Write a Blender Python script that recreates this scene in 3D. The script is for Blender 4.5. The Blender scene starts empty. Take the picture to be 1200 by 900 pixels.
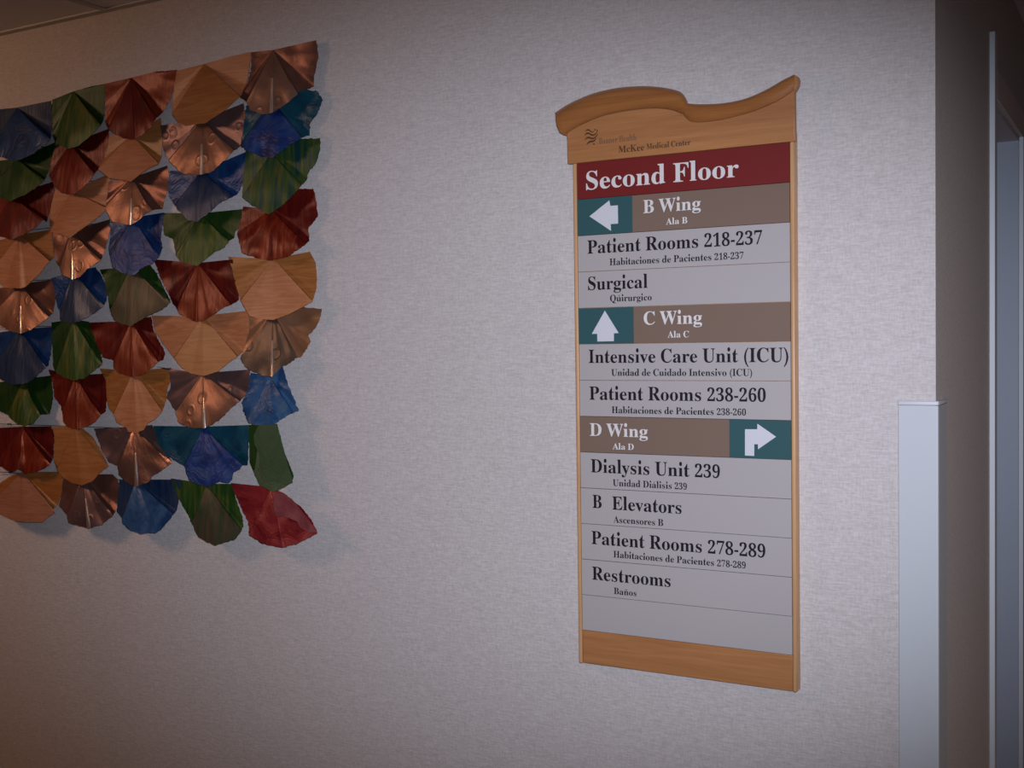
import bpy, bmesh, math, random
from mathutils import Vector, Matrix, noise

scene = bpy.context.scene
COL = scene.collection

# ------------------------------------------------------------------ camera
EYE = 1.5
FPX = 1350.0
R_ = Vector((0.8705146341144933, 0.491939694517197, -0.014128296105226517))
U_ = Vector((-0.004568206554248496, 0.03678352899711796, 0.9993128156305191))
W_ = Vector((-0.492121329837864, 0.8698518890896572, -0.034267882423154455))
cd = bpy.data.cameras.new('camera')
cd.sensor_width = 36.0
cd.lens = FPX / 1200.0 * 36.0
cd.clip_start = 0.05
cam = bpy.data.objects.new('camera', cd)
M4 = Matrix((R_, U_, -W_)).transposed().to_4x4()
M4.translation = Vector((0, 0, EYE))
cam.matrix_world = M4
COL.objects.link(cam)
scene.camera = cam

# ------------------------------------------------------------------ world, lights, exposure
w = bpy.data.worlds.new('world'); scene.world = w; w.use_nodes = True
w.node_tree.nodes['Background'].inputs[0].default_value = (1.0, 0.86, 0.78, 1)
w.node_tree.nodes['Background'].inputs[1].default_value = 0.065
scene.view_settings.view_transform = 'Standard'
scene.view_settings.look = 'None'
scene.view_settings.exposure = 0.0
scene.view_settings.gamma = 1.0
scene.view_settings.use_curve_mapping = False

def area(name, loc, target, size, power, color, size_y=None, spread=180):
    l = bpy.data.lights.new(name, 'AREA'); l.energy = power; l.color = color
    l.size = size
    if size_y: l.shape = 'RECTANGLE'; l.size_y = size_y
    l.spread = math.radians(spread)
    o = bpy.data.objects.new(name, l); COL.objects.link(o); o.location = loc
    d = Vector(target) - Vector(loc)
    o.rotation_euler = d.to_track_quat('-Z', 'Y').to_euler()
    return o
# small cool flash of the camera, just above the lens
fl = bpy.data.lights.new('flash', 'SPOT'); fl.energy = 228.0; fl.color = (0.79, 0.86, 1.04)
fl.shadow_soft_size = 0.02; fl.spot_size = math.radians(51); fl.spot_blend = 1.0
fo = bpy.data.objects.new('flash', fl); COL.objects.link(fo)
fo.location = (0.03, 0.03, EYE + 0.06)
az, el = math.radians(-27.5), math.radians(-4.6)
fo.rotation_euler = Vector((math.sin(az) * math.cos(el), math.cos(az) * math.cos(el), math.sin(el))).to_track_quat('-Z', 'Y').to_euler()
fo.scale = (1.5, 1, 1)            # a flash reflector throws a wide, low beam
# warm ceiling lamp down the corridor to the left
area('corridor_lamp', (-3.7, 0.7, 2.36), (-3.0, 2.0, 0.2), 0.5, 16.0, (1.0, 0.58, 0.36), 0.5)
# unseen fill light added at the right to brighten the return wall
area('side_fill', (1.4, 1.9, 2.36), (1.15, 2.0, 0.3), 0.8, 8.0, (1.0, 0.84, 0.78), 0.8, 150)

# ------------------------------------------------------------------ helpers
YW = 2.225      # face of the papered wall
def ray(px, py):
    return W_ + R_ * ((px - 600) / FPX) + U_ * ((450 - py) / FPX)
def at(px, py, off=0.0):
    """point that the photograph shows at px,py, lying `off` in front of the wall"""
    d = ray(px, py); k = (YW - off) / d.y
    return Vector((d.x * k, YW - off, EYE + d.z * k))
def tag(o, label=None, cat=None, group=None, kind=None):
    if label: o['label'] = label
    if cat: o['category'] = cat
    if group: o['group'] = group
    if kind: o['kind'] = kind
    return o
def empty(name, loc, label, cat, group=None):
    o = bpy.data.objects.new(name, None); COL.objects.link(o); o.location = loc
    o.empty_display_size = 0.05
    return tag(o, label, cat, group)
def world_loc(o):
    v = Vector((0, 0, 0))
    while o: v += o.location; o = o.parent
    return v
def obj(name, verts, faces, mats, parent=None, smooth=None, fmat=None, label=None):
    """one mesh from world-space vertices, its origin at its parent's"""
    base = world_loc(parent) if parent else Vector((0, 0, 0))
    me = bpy.data.meshes.new(name)
    me.from_pydata([tuple(Vector(v) - base) for v in verts], [], faces)
    if not isinstance(mats, (list, tuple)): mats = [mats]
    for m in mats: me.materials.append(m)
    if fmat: me.polygons.foreach_set('material_index', fmat)
    me.update()
    bm = bmesh.new(); bm.from_mesh(me); bmesh.ops.recalc_face_normals(bm, faces=bm.faces); bm.to_mesh(me); bm.free()
    if smooth is not None:
        me.polygons.foreach_set('use_smooth', [True] * len(me.polygons))
        me.set_sharp_from_angle(angle=math.radians(smooth))
    o = bpy.data.objects.new(name, me); COL.objects.link(o)
    if parent: o.parent = parent
    if label: o['label'] = label
    return o
def bevel(o, w, seg=2):
    m = o.modifiers.new('bevel', 'BEVEL'); m.width = w; m.segments = seg; m.limit_method = 'ANGLE'
    m.harden_normals = False
    o.data.polygons.foreach_set('use_smooth', [True] * len(o.data.polygons))
    o.data.set_sharp_from_angle(angle=math.radians(51))
    return o
def boxv(x0, x1, y0, y1, z0, z1):
    v = [(x, y, z) for x in (x0, x1) for y in (y0, y1) for z in (z0, z1)]
    f = [(0, 1, 3, 2), (4, 6, 7, 5), (0, 4, 5, 1), (2, 3, 7, 6), (0, 2, 6, 4), (1, 5, 7, 3)]
    return v, f
def box(name, x0, x1, y0, y1, z0, z1, mat, parent=None, bv=0, label=None):
    v, f = boxv(x0, x1, y0, y1, z0, z1)
    o = obj(name, v, f, mat, parent, label=label)
    if bv: bevel(o, bv)
    return o

# ------------------------------------------------------------------ materials
def lin(r, g, b):
    f = lambda c: (c / 255.0 / 12.92) if c <= 10 else ((c / 255.0 + 0.055) / 1.055) ** 2.4
    return (f(r), f(g), f(b), 1)
class Mat:
    def __init__(s, name, color, rough=0.6, metal=0.0, spec=0.5):
        s.m = bpy.data.materials.new(name); s.m.use_nodes = True; s.nt = s.m.node_tree
        s.b = s.nt.nodes['Principled BSDF']
        s.b.inputs['Base Color'].default_value = color if len(color) == 4 else (*color, 1)
        s.b.inputs['Roughness'].default_value = rough
        s.b.inputs['Metallic'].default_value = metal
        s.b.inputs['Specular IOR Level'].default_value = spec
        s.hgt = None
    def n(s, t, **kw):
        nd = s.nt.nodes.new(t)
        for k, v in kw.items():
            if k in ('operation', 'blend_type', 'data_type', 'feature', 'wave_type', 'bands_direction', 'noise_dimensions', 'wave_profile'): setattr(nd, k, v)
            else: nd.inputs[k.replace('_', ' ')].default_value = v
        return nd
    def l(s, a, b): s.nt.links.new(a, b)
    def coord(s, scale=(1, 1, 1), rot=(0, 0, 0), loc=(0, 0, 0)):
        tc = s.nt.nodes.new('ShaderNodeTexCoord'); mp = s.nt.nodes.new('ShaderNodeMapping')
        mp.inputs['Scale'].default_value = scale; mp.inputs['Rotation'].default_value = rot; mp.inputs['Location'].default_value = loc
        s.l(tc.outputs['Object'], mp.inputs['Vector']); return mp.outputs[0]
    def noise(s, scale=(1, 1, 1), detail=3, rough=0.55, dist=0.0, loc=(0, 0, 0)):
        nd = s.n('ShaderNodeTexNoise', Scale=1.0, Detail=detail, Roughness=rough, Distortion=dist)
        s.l(s.coord(scale, loc=loc), nd.inputs['Vector']); return nd.outputs['Fac']
    def ramp(s, src, stops):
        r = s.nt.nodes.new('ShaderNodeValToRGB'); e = r.color_ramp.elements
        while len(e) < len(stops): e.new(0.5)
        for i, (p, c) in enumerate(stops): e[i].position = p; e[i].color = c if len(c) == 4 else (*c, 1)
        s.l(src, r.inputs[0]); return r.outputs[0]
    def mix(s, f, a, b, mode='MIX'):
        m = s.nt.nodes.new('ShaderNodeMix'); m.data_type = 'RGBA'; m.blend_type = mode
        for sock, v in ((m.inputs[0], f), (m.inputs[6], a), (m.inputs[7], b)):
            if hasattr(v, 'is_linked') or hasattr(v, 'links'): s.l(v, sock)
            else: sock.default_value = v
        return m.outputs[2]
    def math(s, op, a, b=None, c=None):
        m = s.nt.nodes.new('ShaderNodeMath'); m.operation = op
        for i, v in enumerate((a, b, c)):
            if v is None: continue
            if hasattr(v, 'links'): s.l(v, m.inputs[i])
            else: m.inputs[i].default_value = v
        return m.outputs[0]
    def color(s, c): s.l(c, s.b.inputs['Base Color'])
    def bump(s, h, strength=0.3, dist=0.001):
        b = s.nt.nodes.new('ShaderNodeBump'); b.inputs['Strength'].default_value = strength; b.inputs['Distance'].default_value = dist
        s.l(h, b.inputs['Height']); s.l(b.outputs[0], s.b.inputs['Normal'])

def wallpaper(name, a, b):
    m = Mat(name, a, 0.75, spec=0.25)
    h = m.noise((55, 55, 420), 3, 0.6)          # horizontal threads
    v = m.noise((330, 330, 70), 3, 0.6)         # vertical threads
    g = m.noise((160, 160, 160), 2, 0.5)
    t = m.math('ADD', m.math('MULTIPLY', h, 0.55), m.math('MULTIPLY', v, 0.35))
    t = m.math('ADD', t, m.math('MULTIPLY', g, 0.2))
    m.color(m.ramp(t, [(0.40, a), (0.70, b)]))
    m.bump(t, 0.55, 0.0022)
    return m.m
M = {}
M['paper'] = wallpaper('woven_wallcovering', (0.465, 0.41, 0.383, 1), (0.635, 0.57, 0.545, 1))
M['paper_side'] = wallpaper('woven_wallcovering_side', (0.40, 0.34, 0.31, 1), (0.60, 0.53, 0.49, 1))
M['ceil'] = Mat('ceiling_tile_white', (0.86, 0.84, 0.84), 0.9, spec=0.1).m
M['tee'] = Mat('ceiling_tee_white', (0.55, 0.52, 0.50), 0.6).m
M['white'] = Mat('white_vinyl', (0.51, 0.52, 0.53), 0.45, spec=0.4).m
M['cap'] = Mat('white_vinyl_cap', (0.52, 0.50, 0.52), 0.45).m
M['casing'] = Mat('painted_casing', (0.62, 0.64, 0.66), 0.45).m
M['jamb'] = Mat('painted_jamb', (0.36, 0.39, 0.46), 0.5).m
M['headc'] = Mat('painted_head', (0.66, 0.56, 0.52), 0.5).m
M['floor'] = Mat('floor_carpet', (0.16, 0.13, 0.11), 0.95).m
M['steel'] = Mat('dark_wire', (0.10, 0.10, 0.11), 0.4, 0.9).m
def wood(name, a, b, horiz=True, gloss=0.38, sc=1.0, seed=0.0):
    m = Mat(name, a, gloss, spec=0.5)
    s1 = (3.0 * sc, 40 * sc, 60 * sc) if horiz else (60 * sc, 40 * sc, 3.0 * sc)
    s2 = (14 * sc, 60 * sc, 500 * sc) if horiz else (500 * sc, 60 * sc, 14 * sc)
    n1 = m.noise(s1, 3, 0.6, 0.6, loc=(seed, 0, 0)); n2 = m.noise(s2, 2, 0.5)
    t = m.math('ADD', m.math('MULTIPLY', n1, 0.7), m.math('MULTIPLY', n2, 0.3))
    m.color(m.ramp(t, [(0.3, a), (0.7, b)])); m.bump(n2, 0.12, 0.0004)
    return m.m
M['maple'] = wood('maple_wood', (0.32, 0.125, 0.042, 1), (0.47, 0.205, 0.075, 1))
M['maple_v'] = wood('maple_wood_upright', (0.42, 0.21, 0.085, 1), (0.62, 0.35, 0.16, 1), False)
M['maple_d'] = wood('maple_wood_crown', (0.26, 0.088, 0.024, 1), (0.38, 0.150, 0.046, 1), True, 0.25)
M['slat'] = Mat('sign_grey', (0.400, 0.355, 0.340), 0.55, spec=0.3).m
M['red'] = Mat('sign_red', (0.165, 0.014, 0.013), 0.6, spec=0.2).m
M['taupe'] = Mat('sign_taupe', (0.190, 0.122, 0.090), 0.6, spec=0.2).m
M['teal'] = Mat('sign_teal', (0.030, 0.086, 0.092), 0.6, spec=0.2).m
M['ink'] = Mat('sign_ink', (0.012, 0.009, 0.012), 0.55, spec=0.2).m
M['engraved'] = Mat('engraved_brown', (0.085, 0.035, 0.018), 0.6, spec=0.2).m
M['engraved_soft'] = Mat('engraved_brown_worn', (0.20, 0.095, 0.045), 0.6, spec=0.2).m
M['arrow'] = Mat('sign_arrow', (0.60, 0.58, 0.60), 0.5, spec=0.3).m
M['letter'] = Mat('sign_white', (0.68, 0.63, 0.60), 0.5, spec=0.3).m

def veneer(name, a, b, seed):
    m = Mat(name, a, 0.42, spec=0.4)
    v = m.coord((3.5, 6, 42), loc=(seed, seed * 2, seed * 3))
    nz = m.n('ShaderNodeTexNoise', Scale=1.0, Detail=3, Roughness=0.55, Distortion=0.9); m.l(v, nz.inputs['Vector'])
    t = m.math('SINE', m.math('MULTIPLY', nz.outputs['Fac'], 34.0))
    t = m.math('ADD', m.math('MULTIPLY', t, 0.22), 0.5)
    f = m.noise((30, 30, 300), 2)
    t2 = m.math('ADD', m.math('MULTIPLY', t, 0.75), m.math('MULTIPLY', f, 0.25))
    m.color(m.ramp(t2, [(0.25, a), (0.75, b)])); m.bump(f, 0.15, 0.0005)
    return m.m
def painted(name, stops, seed, rough=0.42, metal=0.12, vert=True, swirl=False):
    m = Mat(name, stops[0][1], rough, metal, spec=0.22)
    if swirl:
        v = m.coord((9, 9, 9), loc=(seed, 0, seed))
        nz = m.n('ShaderNodeTexNoise', Scale=1.0, Detail=2, Roughness=0.5, Distortion=2.2); m.l(v, nz.inputs['Vector'])
        t = nz.outputs['Fac']
        ring = m.math('SINE', m.math('MULTIPLY', nz.outputs['Fac'], 42.0))
        m.bump(m.math('ADD', m.math('MULTIPLY', ring, 0.5), nz.outputs['Fac']), 0.22, 0.0020)
    else:
        t = m.noise((70, 40, 7) if vert else (16, 16, 16), 3, 0.6, 0.4, loc=(seed, 0, 0))
        m.bump(m.noise((90, 60, 12), 3), 0.4, 0.0025)
    g = m.noise((7, 7, 7), 1, loc=(seed, seed, 0))
    t = m.math('ADD', m.math('MULTIPLY', t, 0.7), m.math('MULTIPLY', g, 0.3))
    m.color(m.ramp(t, stops))
    return m.m
def copper(name, a, b, seed, rings=True, rough=0.40, metal=0.55):
    m = Mat(name, a, rough, metal)
    g = m.noise((12, 12, 12), 3, loc=(seed, 0, seed))
    m.color(m.ramp(g, [(0.35, a), (0.65, b)]))
    h = m.noise((45, 45, 45), 3, 0.5, 0.5, loc=(seed, 0, 0))
    if rings:
        v = m.coord((19, 6, 19), loc=(seed * 1.7, 0, seed))
        vo = m.n('ShaderNodeTexVoronoi', Scale=1.0, Randomness=0.9); m.l(v, vo.inputs['Vector'])
        d = vo.outputs['Distance']
        r = m.math('SUBTRACT', 1.0, m.math('MINIMUM', 1.0, m.math('MULTIPLY', m.math('ABSOLUTE', m.math('SUBTRACT', d, 0.25)), 11.0)))
        h = m.math('ADD', m.math('MULTIPLY', r, 0.8), m.math('MULTIPLY', h, 0.6))
    m.bump(h, 0.4, 0.0022)
    return m.m
c = lambda *a: (*a, 1)
M['tan'] = veneer('veneer_pale', c(0.3427, 0.113, 0.04312), c(0.4541, 0.1729, 0.07392), 1.3)
M['gold'] = veneer('veneer_golden', c(0.2527, 0.0782, 0.01591), c(0.3538, 0.1292, 0.03366), 4.1)
M['amber'] = veneer('veneer_amber', c(0.2856, 0.0962, 0.024), c(0.378, 0.148, 0.044), 7.9)
M['rosy'] = veneer('veneer_rosy', c(0.2805, 0.1013, 0.0525), c(0.357, 0.15, 0.084), 9.9)
M['green'] = painted('green_streaked', [(0.38, c(0.009, 0.040, 0.008)), (0.5, c(0.028, 0.068, 0.012)), (0.60, c(0.085, 0.085, 0.014))], 2.0)
M['green_d'] = painted('green_dark', [(0.32, c(0.0054, 0.02835, 0.00588)), (0.55, c(0.01575, 0.04536, 0.00672)), (0.7, c(0.03825, 0.04725, 0.00756))], 5.0)
M['green_t'] = painted('green_teal_streaked', [(0.38, c(0.008, 0.036, 0.040)), (0.48, c(0.020, 0.062, 0.018)), (0.60, c(0.085, 0.075, 0.012))], 3.0)
M['green_b'] = painted('green_brown_streaked', [(0.36, c(0.027, 0.048, 0.021)), (0.55, c(0.069, 0.048, 0.03)), (0.68, c(0.081, 0.063, 0.027))], 8.0)
M['green_f'] = painted('green_flat', [(0.3, c(0.045, 0.07125, 0.03)), (0.7, c(0.07125, 0.0975, 0.0465))], 8.8, 0.5, 0.1, swirl=True)
M['redm'] = painted('red_streaked', [(0.34, c(0.06624, 0.003528, 0.0027)), (0.52, c(0.1408, 0.01117, 0.00486)), (0.66, c(0.2318, 0.03087, 0.00864))], 1.0, 0.34)
M['red_d'] = painted('red_dark', [(0.32, c(0.05175, 0.00343, 0.0042)), (0.58, c(0.1294, 0.0098, 0.00588)), (0.72, c(0.1984, 0.02695, 0.0084))], 6.0, 0.36)
M['red_o'] = painted('red_orange', [(0.32, c(0.1076, 0.00882, 0.00324)), (0.5, c(0.1739, 0.02268, 0.00648)), (0.68, c(0.1325, 0.0126, 0.0081))], 7.0, 0.36)
M['red_p'] = painted('red_pink', [(0.34, c(0.126, 0.005625, 0.009375)), (0.52, c(0.2268, 0.01875, 0.02063)), (0.68, c(0.2898, 0.04875, 0.04125))], 4.0, 0.4, swirl=True)
M['red_f'] = painted('red_flap', [(0.34, c(0.17, 0.030, 0.035)), (0.52, c(0.24, 0.060, 0.062)), (0.68, c(0.28, 0.085, 0.075))], 4.5, 0.4, swirl=True)
M['rib'] = Mat('worn_rib_highlight', (0.78, 0.66, 0.60), 0.30, 0.9).m  # worn, polished ridge metal; pale colour paints in its highlight line
M['blue'] = painted('blue_royal', [(0.36, c(0.008, 0.015, 0.0765)), (0.5, c(0.013, 0.04, 0.162)), (0.66, c(0.045, 0.078, 0.171))], 1.0, 0.42, swirl=True)
M['blue_d'] = painted('blue_dark', [(0.36, c(0.006, 0.018, 0.080)), (0.55, c(0.010, 0.045, 0.140)), (0.7, c(0.05, 0.05, 0.10))], 2.0, 0.36, swirl=True)
M['slate'] = painted('blue_slate', [(0.36, c(0.0075, 0.02, 0.0625)), (0.52, c(0.02063, 0.0375, 0.07812)), (0.68, c(0.0375, 0.0425, 0.07188))], 3.0, 0.36)
M['blue_l'] = painted('blue_bright', [(0.36, c(0.0105, 0.04125, 0.12)), (0.52, c(0.03375, 0.09, 0.195)), (0.68, c(0.075, 0.12, 0.18))], 6.0, 0.38, swirl=True)
M['teal_b'] = painted('blue_teal', [(0.36, c(0.0039, 0.0325, 0.0585)), (0.52, c(0.0104, 0.065, 0.0975)), (0.68, c(0.026, 0.0455, 0.0845))], 9.0, 0.38, swirl=True)
M['copper'] = copper('copper_bright', c(0.2106, 0.08849, 0.0517), c(0.278, 0.1317, 0.08543), 1.0)
M['copper_m'] = copper('copper_dull', c(0.204, 0.102, 0.069), c(0.276, 0.15, 0.108), 2.0)
M['copper_d'] = copper('copper_dark', c(0.1365, 0.05525, 0.039), c(0.221, 0.091, 0.065), 3.0, False)
M['copper_p'] = copper('copper_purple', c(0.114, 0.063, 0.063), c(0.18, 0.096, 0.09), 5.0)
M['copper_x'] = copper('copper_crinkled', c(0.2238, 0.1075, 0.08199), c(0.2945, 0.1518, 0.1141), 6.0, False, 0.30, 0.75)
M['bronze'] = copper('bronze_brown', c(0.1027, 0.06653, 0.04712), c(0.1339, 0.08717, 0.06448), 7.0, True, 0.42, 0.5)
M['orange_c'] = copper('copper_orange', c(0.31, 0.1426, 0.0682), c(0.3596, 0.1798, 0.0992), 8.0, False, 0.4, 0.5)
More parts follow.
